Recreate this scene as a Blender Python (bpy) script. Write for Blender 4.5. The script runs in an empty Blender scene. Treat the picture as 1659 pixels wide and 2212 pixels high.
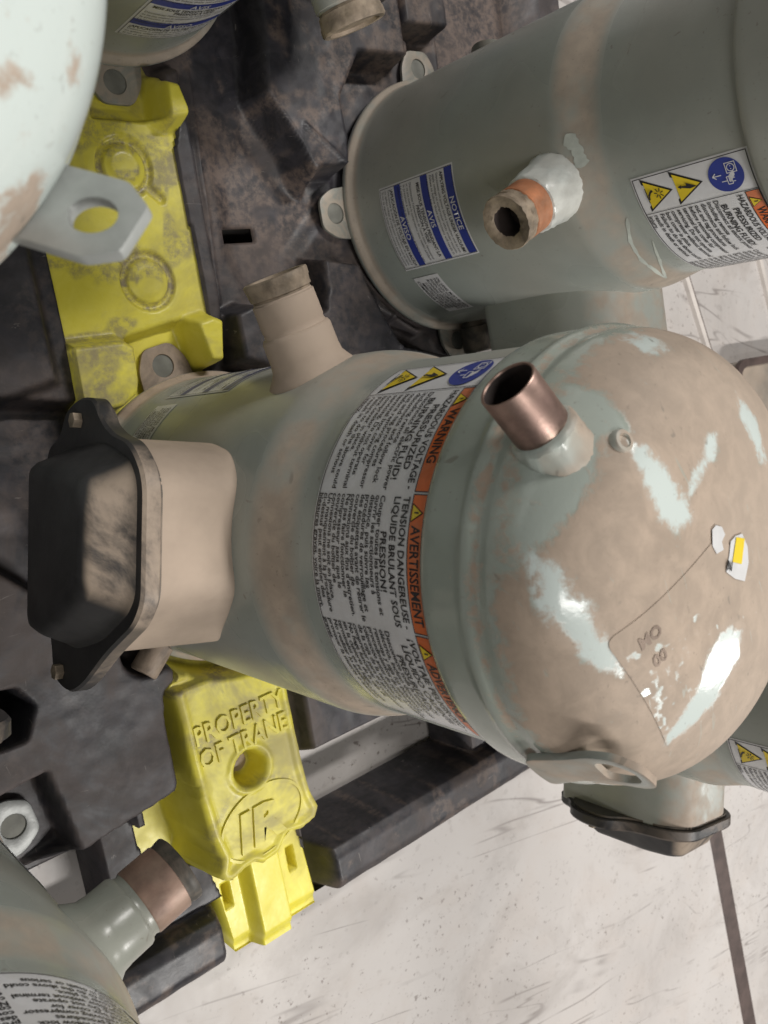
import bpy, bmesh, math, random
import numpy as np
from mathutils import Vector, Matrix
random.seed(7); rng = np.random.default_rng(7)
R_ = math.radians
scene = bpy.context.scene
COL = scene.collection

# ------------------------------------------------------------------ camera
CAMZ = 0.685
cam = bpy.data.cameras.new('camera'); camo = bpy.data.objects.new('camera', cam); COL.objects.link(camo)
cx_ = (0.76655282, 0.06695923, 0.63868085); cd_ = (0.05144324, -0.99775571, 0.04286177); cf_ = (0.64011746, 0.0, -0.76827706)
camo.matrix_world = Matrix(((cx_[0], -cd_[0], -cf_[0], 0), (cx_[1], -cd_[1], -cf_[1], 0), (cx_[2], -cd_[2], -cf_[2], CAMZ), (0, 0, 0, 1)))
cam.sensor_fit = 'VERTICAL'; cam.sensor_height = 4.8; cam.sensor_width = 3.6
cam.lens = 4.8 * 1900 / 2212
cam.clip_start = 0.01; cam.clip_end = 60
cam.dof.use_dof = True; cam.dof.focus_distance = 0.58; cam.dof.aperture_fstop = 2.2
scene.camera = camo

# ------------------------------------------------------------------ light
world = bpy.data.worlds.new('World'); scene.world = world; world.use_nodes = True
bgn = world.node_tree.nodes['Background']; bgn.inputs[0].default_value = (0.92, 0.95, 1.0, 1); bgn.inputs[1].default_value = 0.04

def overhead_light(x, y, z, power, sx, sy, rot=0.0, col=(1.0, 0.97, 0.93)):
    l = bpy.data.lights.new('overhead_light', 'AREA'); l.shape = 'RECTANGLE'; l.size = sx; l.size_y = sy
    l.energy = power; l.color = col
    o = bpy.data.objects.new('overhead_light', l); COL.objects.link(o)
    o.location = (x, y, z); o.rotation_euler = (0, 0, rot)
    return o
overhead_light(1.35, -1.55, 2.35, 66, 0.9, 0.14, 0.25)
overhead_light(0.75, 1.65, 2.35, 56, 0.9, 0.14, 0.25)
overhead_light(3.9, -1.0, 2.4, 48, 1.2, 0.20, 0.25)
overhead_light(-0.55, -0.75, 2.4, 15, 1.2, 0.20, 0.25)  # added fill with no known fixture, brightens left deck and yellow bar

scene.view_settings.view_transform = 'Standard'; scene.view_settings.look = 'None'
scene.view_settings.exposure = 0.0; scene.view_settings.gamma = 1.0
scene.view_settings.use_curve_mapping = False

# ------------------------------------------------------------------ materials
class NT:
    def __init__(s, name):
        s.m = bpy.data.materials.new(name); s.m.use_nodes = True
        s.t = s.m.node_tree; s.b = s.t.nodes['Principled BSDF']
        s.tc = s.t.nodes.new('ShaderNodeTexCoord')
    def n(s, typ, **kw):
        nd = s.t.nodes.new(typ)
        for k, v in kw.items(): setattr(nd, k, v)
        return nd
    def link(s, a, b): s.t.links.new(a, b)
    def noise(s, scale, detail=5, rough=0.55, dist=0.0, space='Object', stretch=None):
        nd = s.n('ShaderNodeTexNoise'); nd.inputs['Scale'].default_value = scale; nd.inputs['Detail'].default_value = detail
        nd.inputs['Roughness'].default_value = rough; nd.inputs['Distortion'].default_value = dist
        src = s.tc.outputs[space]
        if stretch:
            mp = s.n('ShaderNodeMapping'); mp.inputs['Scale'].default_value = stretch[:3]
            if len(stretch) > 3: mp.inputs['Rotation'].default_value = (0, 0, stretch[3])
            s.link(src, mp.inputs[0]); src = mp.outputs[0]
        s.link(src, nd.inputs['Vector']); return nd.outputs['Fac']
    def ramp(s, fac, lo, hi, a=0.0, b=1.0):
        nd = s.n('ShaderNodeMapRange'); nd.interpolation_type = 'SMOOTHSTEP'
        nd.inputs[1].default_value = lo; nd.inputs[2].default_value = hi; nd.inputs[3].default_value = a; nd.inputs[4].default_value = b
        s.link(fac, nd.inputs[0]); return nd.outputs[0]
    def math(s, op, a, b=None):
        nd = s.n('ShaderNodeMath'); nd.operation = op; nd.use_clamp = True
        for i, v in enumerate((a, b)):
            if v is None: continue
            if isinstance(v, (int, float)): nd.inputs[i].default_value = v
            else: s.link(v, nd.inputs[i])
        return nd.outputs[0]
    def mix(s, fac, a, b):
        nd = s.n('ShaderNodeMix'); nd.data_type = 'RGBA'
        for i, v in ((0, fac), (6, a), (7, b)):
            if isinstance(v, (int, float)): nd.inputs[i].default_value = v
            elif isinstance(v, tuple): nd.inputs[i].default_value = (*v, 1)
            else: s.link(v, nd.inputs[i])
        return nd.outputs[2]
    def upz(s):
        g = s.n('ShaderNodeNewGeometry'); x = s.n('ShaderNodeSeparateXYZ'); s.link(g.outputs['Normal'], x.inputs[0]); return x.outputs[2]
    def objz(s):
        x = s.n('ShaderNodeSeparateXYZ'); s.link(s.tc.outputs['Object'], x.inputs[0]); return x.outputs[2]
    def attr(s, name):
        a = s.n('ShaderNodeAttribute'); a.attribute_name = name; return a.outputs['Fac']
    def col(s, c): 
        if isinstance(c, tuple): s.b.inputs['Base Color'].default_value = (*c, 1)
        else: s.link(c, s.b.inputs['Base Color'])
    def rough(s, r):
        if isinstance(r, (int, float)): s.b.inputs['Roughness'].default_value = r
        else: s.link(r, s.b.inputs['Roughness'])
    def bump(s, h, strength=0.2, dist=0.001):
        nd = s.n('ShaderNodeBump'); nd.inputs['Strength'].default_value = strength; nd.inputs['Distance'].default_value = dist
        s.link(h, nd.inputs['Height']); s.link(nd.outputs[0], s.b.inputs['Normal'])

MINT = (0.350, 0.382, 0.352); DUST = (0.42, 0.325, 0.25)

def paint(name, film=0.25, up=0.8, base=MINT, attr=False, rough=0.24, lo=0.08, hi=0.55):
    m = NT(name)
    n1 = m.noise(14, 4, 0.6); n2 = m.noise(70, 4, 0.62, 0.4); n3 = m.noise(5, 2, 0.5); n4 = m.noise(420, 1, 0.5)
    filmf = m.math('MULTIPLY', m.ramp(n3, 0.38, 0.68), film)
    upf = m.ramp(m.upz(), lo, hi)
    brk = m.ramp(n1, 0.30, 0.52)
    d = m.math('MULTIPLY', m.math('MULTIPLY', upf, brk), up)
    if attr:
        a = m.attr('dust')
        ed = m.math('ADD', a, m.math('SUBTRACT', n2, 0.5)); 
        nd = m.n('ShaderNodeMath'); nd.operation = 'MULTIPLY_ADD'; m.link(n2, nd.inputs[0]); nd.inputs[1].default_value = 1.5; nd.inputs[2].default_value = -0.75
        nd2 = m.n('ShaderNodeMath'); nd2.operation = 'ADD'; m.link(nd.outputs[0], nd2.inputs[0]); m.link(a, nd2.inputs[1])
        fine = m.noise(260, 3, 0.7); nd3 = m.n('ShaderNodeMath'); nd3.operation = 'MULTIPLY_ADD'; m.link(fine, nd3.inputs[0]); nd3.inputs[1].default_value = 0.8; m.link(nd2.outputs[0], nd3.inputs[2])
        scr = m.noise(34, 3, 0.7, 1.0, stretch=(1, 7, 1, 0.9)); scr2 = m.math('MULTIPLY', m.ramp(scr, 0.66, 0.72), 0.45)
        d = m.math('SUBTRACT', m.math('MULTIPLY', m.ramp(nd3.outputs[0], 0.66, 1.12), 0.95), scr2)
    dust = m.math('MAXIMUM', d, filmf)
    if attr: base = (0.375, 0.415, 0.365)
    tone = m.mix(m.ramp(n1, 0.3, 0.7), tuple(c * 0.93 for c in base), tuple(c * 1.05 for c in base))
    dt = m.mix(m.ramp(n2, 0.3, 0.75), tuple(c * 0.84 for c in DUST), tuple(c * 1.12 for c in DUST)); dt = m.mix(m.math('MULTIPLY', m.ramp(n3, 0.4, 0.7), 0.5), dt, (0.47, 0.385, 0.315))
    if attr: tone = m.mix(m.ramp(m.attr('wiped_bright'), 0.3, 0.7), tone, (0.62, 0.685, 0.655))  # dust-free patches painted lighter, standing in for light reflected off the crown
    c = m.mix(dust, tone, dt)
    speck = m.ramp(m.noise(60, 2, 0.7, 0.8), 0.69, 0.75)
    c = m.mix(m.math('MULTIPLY', speck, 0.55), c, (0.20, 0.18, 0.15))
    grit = m.math('MULTIPLY', m.ramp(m.noise(330, 2, 0.6), 0.64, 0.74), m.ramp(n1, 0.35, 0.65)); c = m.mix(m.math('MULTIPLY', grit, 0.5), c, (0.17, 0.14, 0.115))
    m.col(c)
    r = m.n('ShaderNodeMapRange'); m.link(dust, r.inputs[0]); r.inputs[3].default_value = rough; r.inputs[4].default_value = 0.72
    m.rough(r.outputs[0])
    h = m.math('ADD', m.math('MULTIPLY', n3, 0.6), m.math('MULTIPLY', n4, 0.12))
    m.bump(m.math('ADD', h, m.math('MULTIPLY', dust, m.math('MULTIPLY', n2, 0.35))), 0.28, 0.0013)
    return m.m

def simple(name, c, rough=0.5, metal=0.0, var=0.12, scale=40, bump=0.1, dust=0.0, dcol=DUST, uplo=-0.1, uphi=0.5):
    m = NT(name); n = m.noise(scale, 5, 0.6)
    cc = m.mix(m.ramp(n, 0.3, 0.7), tuple(x * (1 - var) for x in c), tuple(min(1, x * (1 + var)) for x in c))
    if dust > 0:
        n2 = m.noise(scale * 0.5, 6, 0.65, 0.6); f = m.math('MULTIPLY', m.math('MULTIPLY', m.ramp(n2, 0.36, 0.6), m.ramp(m.upz(), uplo, uphi)), dust)
        cc = m.mix(f, cc, dcol)
    m.col(cc); m.rough(rough); m.b.inputs['Metallic'].default_value = metal
    if bump: m.bump(m.noise(scale * 6, 3), bump, 0.0006)
    return m.m

def plastic(name, c1, c2, dirt, dirtamt, scr, rough=0.5):
    m = NT(name)
    n1 = m.noise(9, 5, 0.68, 0.5); n2 = m.noise(38, 5, 0.66, 0.7); n3 = m.noise(3.2, 2, 0.5); n4 = m.noise(240, 2, 0.6)
    c = m.mix(m.ramp(n2, 0.35, 0.7), c1, c2)
    f = m.math('MULTIPLY', m.ramp(n1, 0.44, 0.62), m.ramp(m.upz(), 0.1, 0.8))
    f = m.math('MULTIPLY', f, m.ramp(n3, 0.34, 0.60, 0.15, 1.0)); f = m.math('MULTIPLY', f, dirtamt)
    c = m.mix(f, c, dirt)
    f2 = m.math('MULTIPLY', m.ramp(n2, 0.62, 0.72), m.ramp(n3, 0.45, 0.6)); c = m.mix(m.math('MULTIPLY', f2, 0.55 * dirtamt), c, tuple(x * 0.62 for x in dirt))
    s1 = m.noise(26, 4, 0.7, 1.4, stretch=(1, 5.5, 1, 0.7)); s2 = m.noise(30, 4, 0.7, 1.2, stretch=(6, 1, 1, 0.25))
    sc = m.math('MULTIPLY', m.math('MAXIMUM', m.ramp(s1, 0.665, 0.72), m.ramp(s2, 0.675, 0.73)), 0.5)
    c = m.mix(m.math('MULTIPLY', sc, scr[3]), c, scr[:3])
    n5 = m.noise(150, 4, 0.7)
    gs = m.n('ShaderNodeMath'); gs.operation = 'MULTIPLY_ADD'; m.link(n5, gs.inputs[0]); gs.inputs[1].default_value = 0.9; m.link(m.math('MULTIPLY', n2, 0.7), gs.inputs[2])
    gt = m.n('ShaderNodeMath'); gt.operation = 'MULTIPLY'; m.link(m.ramp(gs.outputs[0], 0.64, 0.96, 0.08, 1.0), gt.inputs[0]); m.link(m.attr('grime'), gt.inputs[1])
    c = m.mix(m.math('MULTIPLY', gt.outputs[0], 0.9), c, dirt)
    m.col(c); rr = m.ramp(n1, 0.3, 0.7, rough - 0.08, rough + 0.22); m.rough(rr)
    m.bump(m.math('ADD', m.math('MULTIPLY', n2, 0.6), m.math('MULTIPLY', n4, 0.25)), 0.35, 0.0012)
    return m.m

M = {}
M['paint'] = paint('mint_paint', 0.30, 0.75, lo=0.02, hi=0.26)
M['paint_clean'] = paint('mint_paint_clean', 0.25, 0.1, base=(0.29, 0.31, 0.275))
M['paint_box'] = paint('mint_paint_box', 0.25, 0.95, base=(0.42, 0.46, 0.425), rough=0.2, lo=0.1, hi=0.5)
M['paint_dusty'] = paint('mint_paint_dusty', 0.45, 0.95, lo=0.0, hi=0.34)
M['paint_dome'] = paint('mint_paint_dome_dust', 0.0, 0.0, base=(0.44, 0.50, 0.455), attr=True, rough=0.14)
M['paint_near'] = paint('mint_paint_glare', 0.16, 0.5, base=(0.70, 0.765, 0.755), rough=0.12)  # near compressor's paint lightened to stand in for its glare
M['box_dusty'] = simple('box_dust_coat', (0.385, 0.305, 0.24), 0.75, var=0.2, scale=11, bump=0.15)
M['label'] = simple('label_white', (0.74, 0.74, 0.76), 0.32, var=0.06, scale=60, bump=0.06, dust=0.22, dcol=(0.50, 0.47, 0.43), uplo=-3, uphi=-2)
M['label_dusty'] = simple('label_white_dusty', (0.66, 0.66, 0.66), 0.4, var=0.08, scale=60, bump=0.05)
M['ink'] = simple('label_ink', (0.025, 0.024, 0.026), 0.4, var=0.1, bump=0)
M['orange'] = simple('label_orange', (0.78, 0.165, 0.035), 0.38, var=0.15, scale=50, bump=0.03, dust=0.3, uplo=-3, uphi=-2)
M['yellowp'] = simple('label_yellow', (0.83, 0.62, 0.03), 0.38, var=0.05, bump=0)
M['blue'] = simple('label_blue', (0.035, 0.055, 0.30), 0.38, var=0.06, bump=0)
M['blue_dusty'] = simple('label_blue_dusty', (0.10, 0.11, 0.22), 0.45, var=0.1, bump=0)
M['copper'] = simple('copper_bright', (0.34, 0.23, 0.195), 0.42, 0.85, 0.45, 30, 0.25, 0.55)
M['bore'] = simple('shaded_bore', (0.055, 0.042, 0.038), 0.6, 0.2, 0.3, 60, 0.1)  # darkened to stand in for the shade inside the pipe ends
M['copper_old'] = simple('copper_aged', (0.52, 0.21, 0.10), 0.5, 0.35, 0.25, 60, 0.2, 0.3)
M['copper_brown'] = simple('copper_brown', (0.30, 0.195, 0.15), 0.5, 0.2, 0.3, 50, 0.2, 0.35)
M['brass'] = simple('plug_aged', (0.25, 0.20, 0.145), 0.65, 0.1, 0.45, 70, 0.5, 0.35)
M['grey_weld'] = simple('white_weld_paint', (0.68, 0.72, 0.69), 0.28, 0, 0.18, 30, 0.5, 0.25)
M['zinc'] = simple('zinc_foot', (0.17, 0.175, 0.17), 0.42, 0.4, 0.15, 60, 0.15)
M['foot'] = simple('foot_paint', (0.22, 0.225, 0.20), 0.45, 0, 0.15, 60, 0.15, 0.55)
M['foot_rust'] = simple('foot_brown', (0.22, 0.17, 0.13), 0.6, 0.0, 0.3, 60, 0.3, 0.5)
M['rubber'] = simple('grommet_rubber', (0.16, 0.16, 0.14), 0.7, 0, 0.2, 60, 0.1)
M['cover'] = simple('black_cover_plastic', (0.030, 0.029, 0.030), 0.55, var=0.3, scale=30, bump=0.25, dust=0.95, dcol=(0.36, 0.285, 0.22), uplo=0.40, uphi=0.7)
M['lug_shaded_grey'] = simple('lug_shaded_grey', (0.36, 0.375, 0.36), 0.38, 0.1, 0.15, 40, 0.1)  # darkened to paint in shade on a face turned from the light
M['gasket'] = simple('black_lip', (0.03, 0.029, 0.03), 0.42, 0, 0.2, 60, 0.15, 0.25)
M['plug'] = simple('dark_plug', (0.07, 0.065, 0.055), 0.55, 0, 0.2, 60, 0.2, 0.4)
M['black'] = plastic('black_pallet_plastic', (0.016, 0.016, 0.020), (0.036, 0.035, 0.043), (0.140, 0.104, 0.086), 0.40, (0.24, 0.215, 0.20, 1.0), 0.48)
M['yellow'] = plastic('yellow_pallet_plastic', (0.72, 0.635, 0.060), (0.77, 0.69, 0.10), (0.215, 0.175, 0.13), 0.62, (0.72, 0.68, 0.30, 0.5), 0.36)
M['stickerfoil'] = paint('dusty_foil', 0.5, 0.85, base=(0.55, 0.46, 0.38), rough=0.22)
M['emboss'] = simple('embossed_print', (0.27, 0.20, 0.155), 0.6, var=0.2)

# ------------------------------------------------------------------ helpers
def mesh_obj(name, verts, faces, mat, parent=None, smooth=True):
    me = bpy.data.meshes.new(name); me.from_pydata([tuple(v) for v in verts], [], [tuple(f) for f in faces]); me.update()
    return link(name, me, mat, parent, smooth)
def link(name, me, mat, parent=None, smooth=True):
    if smooth is not None and len(me.polygons): me.polygons.foreach_set('use_smooth', [bool(smooth)] * len(me.polygons))
    o = bpy.data.objects.new(name, me); COL.objects.link(o)
    if len(me.materials) == 0: me.materials.append(None)
    o.material_slots[0].link = 'OBJECT'; o.material_slots[0].material = mat
    if parent: o.parent = parent
    return o
def inst(name, me, mat, parent): return link(name, me, mat, parent, None)
def autosmooth(me, ang=35):
    bm = bmesh.new(); bm.from_mesh(me)
    for f in bm.faces: f.smooth = True
    for e in bm.edges:
        if len(e.link_faces) == 2 and e.calc_face_angle(0) > R_(ang): e.smooth = False
    bm.to_mesh(me); bm.free(); return me
def empty(name, label, cat, loc=(0, 0, 0), rz=0, group=None):
    o = bpy.data.objects.new(name, None); COL.objects.link(o); o.location = loc; o.rotation_euler = (0, 0, rz)
    o.empty_display_size = 0.05; o['label'] = label; o['category'] = cat
    if group: o['group'] = group
    return o
def bm_mesh(bm, name, ang=35):
    bmesh.ops.recalc_face_normals(bm, faces=bm.faces[:])
    me = bpy.data.meshes.new(name); bm.to_mesh(me); bm.free(); return autosmooth(me, ang)
def lathe_mesh(name, prof, seg=128, close=True, ang=40):
    n = len(prof); V = []; Fc = []
    for (r, z) in prof:
        for k in range(seg):
            a = 2 * math.pi * k / seg; V.append((r * math.cos(a), r * math.sin(a), z))
    for i in range(n - 1):
        for k in range(seg):
            k2 = (k + 1) % seg; Fc.append((i * seg + k, i * seg + k2, (i + 1) * seg + k2, (i + 1) * seg + k))
    if close:
        Fc.append(tuple(range(seg - 1, -1, -1))); Fc.append(tuple((n - 1) * seg + k for k in range(seg)))
    me = bpy.data.meshes.new(name); me.from_pydata(V, [], Fc); me.update(); return autosmooth(me, ang)
def plate_bm(outline, holes, th, bev=0.0):
    """flat plate in XY, thickness along Z from 0 to th"""
    bm = bmesh.new(); edges = []
    for loop in [outline] + holes:
        vs = [bm.verts.new((x, y, 0)) for x, y in loop]
        edges += [bm.edges.new((vs[i], vs[(i + 1) % len(vs)])) for i in range(len(vs))]
    r = bmesh.ops.triangle_fill(bm, use_beauty=True, use_dissolve=False, edges=edges)
    fs = [g for g in r['geom'] if isinstance(g, bmesh.types.BMFace)]
    e = bmesh.ops.extrude_face_region(bm, geom=fs)
    bmesh.ops.translate(bm, vec=(0, 0, th), verts=[v for v in e['geom'] if isinstance(v, bmesh.types.BMVert)])
    bmesh.ops.recalc_face_normals(bm, faces=bm.faces[:])
    if bev:
        es = [ed for ed in bm.edges if len(ed.link_faces) == 2 and ed.calc_face_angle(0) > 1.0]
        bmesh.ops.bevel(bm, geom=es, offset=bev, segments=2, affect='EDGES', profile=0.6)
    return bm
def circle(x, y, r, n=28): return [(x + r * math.cos(2 * math.pi * k / n), y + r * math.sin(2 * math.pi * k / n)) for k in range(n)]
def rounded(poly, rad, seg=5):
    out = []; n = len(poly)
    for i in range(n):
        p0, p, p1 = Vector(poly[i - 1]), Vector(poly[i]), Vector(poly[(i + 1) % n])
        a = (p0 - p); b = (p1 - p); la, lb = a.length, b.length; r = min(rad, la * 0.45, lb * 0.45)
        A = p + a.normalized() * r; B = p + b.normalized() * r
        for k in range(seg + 1):
            t = k / seg; q = A * (1 - t) ** 2 + p * 2 * t * (1 - t) + B * t * t; out.append((q.x, q.y))
    return out
def tube_mesh(name, prof, seg=48, ang=40, jag=0.0, cap=True):
    """lathe around +X axis: prof list of (x, r)"""
    V = []; Fc = []; n = len(prof)
    for i, (x, r) in enumerate(prof):
        for k in range(seg):
            a = 2 * math.pi * k / seg; rr = r + (random.uniform(-jag, jag) if jag else 0)
            V.append((x, rr * math.cos(a), rr * math.sin(a)))
    for i in range(n - 1):
        for k in range(seg):
            k2 = (k + 1) % seg; Fc.append((i * seg + k, (i + 1) * seg + k, (i + 1) * seg + k2, i * seg + k2))
    if cap: Fc.append(tuple((n - 1) * seg + k for k in range(seg)))
    me = bpy.data.meshes.new(name); me.from_pydata(V, [], Fc); me.update(); return autosmooth(me, ang)

# ---- lettering: glyph outlines turned into flat polygons
def text_geo(s, size, space=1.0, bold=0.0, shear=0.0, lines=1.0, align='LEFT'):
    cu = bpy.data.curves.new('lettering', 'FONT'); cu.body = s; cu.size = size; cu.resolution_u = 2; cu.offset = bold * size
    cu.shear = shear; cu.space_line = lines; cu.space_character = space; cu.align_x = align
    o = bpy.data.objects.new('lettering', cu); COL.objects.link(o)
    dg = bpy.context.evaluated_depsgraph_get(); dg.update()
    me = bpy.data.meshes.new_from_object(o.evaluated_get(dg))
    V = np.array([v.co[:2] for v in me.vertices]) if len(me.vertices) else np.zeros((0, 2)); Fc = [tuple(p.vertices) for p in me.polygons]
    bpy.data.objects.remove(o); bpy.data.curves.remove(cu); bpy.data.meshes.remove(me)
    return V, Fc
class Flat:
    """2-D print collected in (s,t) metres, later wrapped on a cylinder"""
    def __init__(s): s.V = []; s.F = []
    def poly(s, pts):
        i = len(s.V); s.V += [tuple(p) for p in pts]; s.F.append(tuple(range(i, i + len(pts))))
    def rect(s, x0, x1, y0, y1, step=0.006):
        n = max(1, int(abs(x1 - x0) / step))
        for k in range(n):
            a = x0 + (x1 - x0) * k / n; b = x0 + (x1 - x0) * (k + 1) / n; s.poly([(a, y0), (b, y0), (b, y1), (a, y1)])
    def frame(s, x0, x1, y0, y1, w):
        s.rect(x0, x1, y0, y0 + w); s.rect(x0, x1, y1 - w, y1); s.rect(x0, x0 + w, y0 + w, y1 - w); s.rect(x1 - w, x1, y0 + w, y1 - w)
    def text(s, st, x, y, size, width=None, **kw):
        V, Fc = text_geo(st, size, **kw)
        if not len(V): return
        if width:
            w = V[:, 0].max() - V[:, 0].min()
            if w > width: V[:, 0] *= width / w
        i = len(s.V); s.V += [(x + a, y + b) for a, b in V]; s.F += [tuple(i + q for q in f) for f in Fc]
    def line(s, p, q, w):
        d = Vector((q[0] - p[0], q[1] - p[1])); n = Vector((-d.y, d.x)).normalized() * w / 2
        s.poly([(p[0] + n.x, p[1] + n.y), (p[0] - n.x, p[1] - n.y), (q[0] - n.x, q[1] - n.y), (q[0] + n.x, q[1] + n.y)])
    def wrap(s, name, Rr, off):
        V = [((Rr + off) * math.cos(x / Rr), (Rr + off) * math.sin(x / Rr), y) for x, y in s.V]
        me = bpy.data.meshes.new(name); me.from_pydata(V, [], s.F); me.update()
        bm = bmesh.new(); bm.from_mesh(me)
        for f in bm.faces:
            c = f.calc_center_median()
            if f.normal.x * c.x + f.normal.y * c.y < 0: f.normal_flip()
        bm.to_mesh(me); bm.free(); me.polygons.foreach_set('use_smooth', [True] * len(me.polygons)); return me

def weld(me):
    bm = bmesh.new(); bm.from_mesh(me); bmesh.ops.remove_doubles(bm, verts=bm.verts[:], dist=1e-6); bm.to_mesh(me); bm.free(); return me
# ------------------------------------------------------------------ floor
FZ = -0.12
def floor_mat():
    m = NT('concrete_floor')
    n1 = m.noise(1.6, 3, 0.6); n2 = m.noise(11, 5, 0.65, 0.4); n3 = m.noise(90, 3, 0.6)
    c = m.mix(m.ramp(n1, 0.3, 0.7), (0.455, 0.425, 0.405), (0.565, 0.535, 0.515))
    c = m.mix(m.math('MULTIPLY', m.ramp(n2, 0.46, 0.66), 0.35), c, (0.47, 0.42, 0.385))
    c = m.mix(m.math('MULTIPLY', m.ramp(n3, 0.60, 0.70), 0.35), c, (0.33, 0.30, 0.28))
    def lines(scale, st, eps, mask_scale, lo, hi, dist=0.6):
        n = m.noise(scale, 3, 0.5, dist, stretch=st)
        ab = m.n('ShaderNodeMath'); ab.operation = 'SUBTRACT'; m.link(n, ab.inputs[0]); ab.inputs[1].default_value = 0.5
        ab2 = m.n('ShaderNodeMath'); ab2.operation = 'ABSOLUTE'; m.link(ab.outputs[0], ab2.inputs[0])
        return m.math('MULTIPLY', m.ramp(ab2.outputs[0], 0.0, eps, 1, 0), m.ramp(m.noise(mask_scale, 3, 0.6), lo, hi))
    l1 = lines(3.0, (0.35, 3.2, 1, -0.38), 0.013, 4.0, 0.47, 0.60); l2 = lines(4.5, (0.3, 3.5, 1, -0.75), 0.011, 5.0, 0.50, 0.61); l3 = lines(2.4, (1, 1.6, 1, 0.6), 0.0030, 2.6, 0.54, 0.62, 0.9)
    s1 = m.noise(9, 4, 0.75, 0.8, stretch=(0.8, 4.5, 1, -0.5))
    sc = m.math('MAXIMUM', m.math('MAXIMUM', l1, l2), m.math('MAXIMUM', l3, m.math('MULTIPLY', m.ramp(s1, 0.64, 0.74), m.ramp(m.noise(3.1, 2), 0.50, 0.6))))
    c = m.mix(m.math('MULTIPLY', sc, 0.8), c, (0.20, 0.175, 0.165))
    sm1 = m.math('MULTIPLY', m.ramp(m.noise(5.5, 5, 0.7, 0.6), 0.46, 0.68), 0.42); c = m.mix(sm1, c, (0.33, 0.30, 0.28))
    gr_ = m.math('MULTIPLY', m.ramp(m.noise(120, 3, 0.65), 0.62, 0.70), m.ramp(m.noise(6, 3), 0.36, 0.58)); c = m.mix(m.math('MULTIPLY', gr_, 0.75), c, (0.15, 0.12, 0.105))
    v = m.n('ShaderNodeTexVoronoi'); v.inputs['Scale'].default_value = 7; m.link(m.tc.outputs['Object'], v.inputs['Vector'])
    dn = m.n('ShaderNodeMath'); dn.operation = 'ADD'; m.link(v.outputs['Distance'], dn.inputs[0])
    dm = m.math('MULTIPLY', m.noise(45, 4), 0.10); m.link(dm, dn.inputs[1])
    sp = m.ramp(dn.outputs[0], 0.085, 0.125, 1, 0); c = m.mix(m.math('MULTIPLY', sp, 0.7), c, (0.20, 0.165, 0.145))
    v2 = m.n('ShaderNodeTexVoronoi'); v2.inputs['Scale'].default_value = 4.1; m.link(m.tc.outputs['Object'], v2.inputs['Vector'])
    dn2 = m.n('ShaderNodeMath'); dn2.operation = 'ADD'; m.link(v2.outputs['Distance'], dn2.inputs[0]); m.link(dm, dn2.inputs[1])
    c = m.mix(m.ramp(dn2.outputs[0], 0.065, 0.085, 0.8, 0), c, (0.82, 0.80, 0.78))
    m.col(c); m.rough(m.ramp(n2, 0.3, 0.7, 0.38, 0.6)); m.bump(m.math('ADD', n3, m.math('MULTIPLY', sc, -0.5)), 0.12, 0.001)
    return m.m
M['floor'] = floor_mat()
fl = mesh_obj('floor', [(-3, -4, FZ), (8, -4, FZ), (8, 4, FZ), (-3, 4, FZ)], [(0, 1, 2, 3)], M['floor']); fl['kind'] = 'structure'
def strip_on_floor(name, a, b, w, h, mat):
    a = Vector((*a, FZ)); b = Vector((*b, FZ)); d = (b - a).normalized(); n = Vector((-d.y, d.x, 0)) * w / 2; zt = Vector((0, 0, h))
    P = [a - n, b - n, b + n, a + n]; sl = 0.75
    V = P + [a - n * sl + zt, b - n * sl + zt, b + n * sl + zt, a + n * sl + zt]
    return mesh_obj(name, V, [(4, 5, 6, 7), (0, 1, 5, 4), (1, 2, 6, 5), (2, 3, 7, 6), (3, 0, 4, 7)], mat, fl, False)
M['joint'] = simple('joint_filler', (0.075, 0.052, 0.046), 0.6, 0, 0.3, 30, 0.3)
M['seam'] = simple('pale_seam', (0.62, 0.57, 0.53), 0.5, 0, 0.1, 30, 0.2)
strip_on_floor('joint_filler', (1.44, -0.42), (2.05, -1.80), 0.040, 0.003, M['joint'])
strip_on_floor('joint_filler', (1.162, 0.572), (1.762, -0.198), 0.009, 0.002, M['joint'])
strip_on_floor('pale_seam', (1.15, 0.57), (1.75, -0.20), 0.014, 0.006, M['seam'])
strip_on_floor('pale_seam', (1.46, 0.56), (1.62, 0.33), 0.014, 0.006, M['seam'])

# ------------------------------------------------------------------ pallet
PTH = R_(16.5)
pal = empty('shipping_pallet', 'black moulded plastic pallet with yellow cross bar under the compressors', 'pallet', (0, 0, 0), PTH)
MC, RC, BC, CC, AC, EC = (0.3814, -0.0133), (0.614, 0.3195), (0.1, -0.314), (0.23, 0.456), (-0.020, 0.133), (0.815, -0.122)
def uv(p): return (p[0] * math.cos(PTH) + p[1] * math.sin(PTH), -p[0] * math.sin(PTH) + p[1] * math.cos(PTH))
CEN = [uv(p) for p in (MC, RC, BC, CC, AC, EC)]
def sdf_poly(U, Vv, poly):
    P = np.array(poly, float); n = len(P); d = np.full(U.shape, 1e9); ins = np.zeros(U.shape, bool)
    for i in range(n):
        a = P[i]; b = P[(i + 1) % n]; e = b - a; L = (e * e).sum() + 1e-12
        t = np.clip(((U - a[0]) * e[0] + (Vv - a[1]) * e[1]) / L, 0, 1)
        d = np.minimum(d, np.hypot(U - a[0] - t * e[0], Vv - a[1] - t * e[1]))
        c = ((a[1] > Vv) != (b[1] > Vv)) & (U < (b[0] - a[0]) * (Vv - a[1]) / (b[1] - a[1] + 1e-12) + a[0]); ins ^= c
    return np.where(ins, -d, d)
def sm(x): x = np.clip(x, 0, 1); return x * x * (3 - 2 * x)
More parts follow.
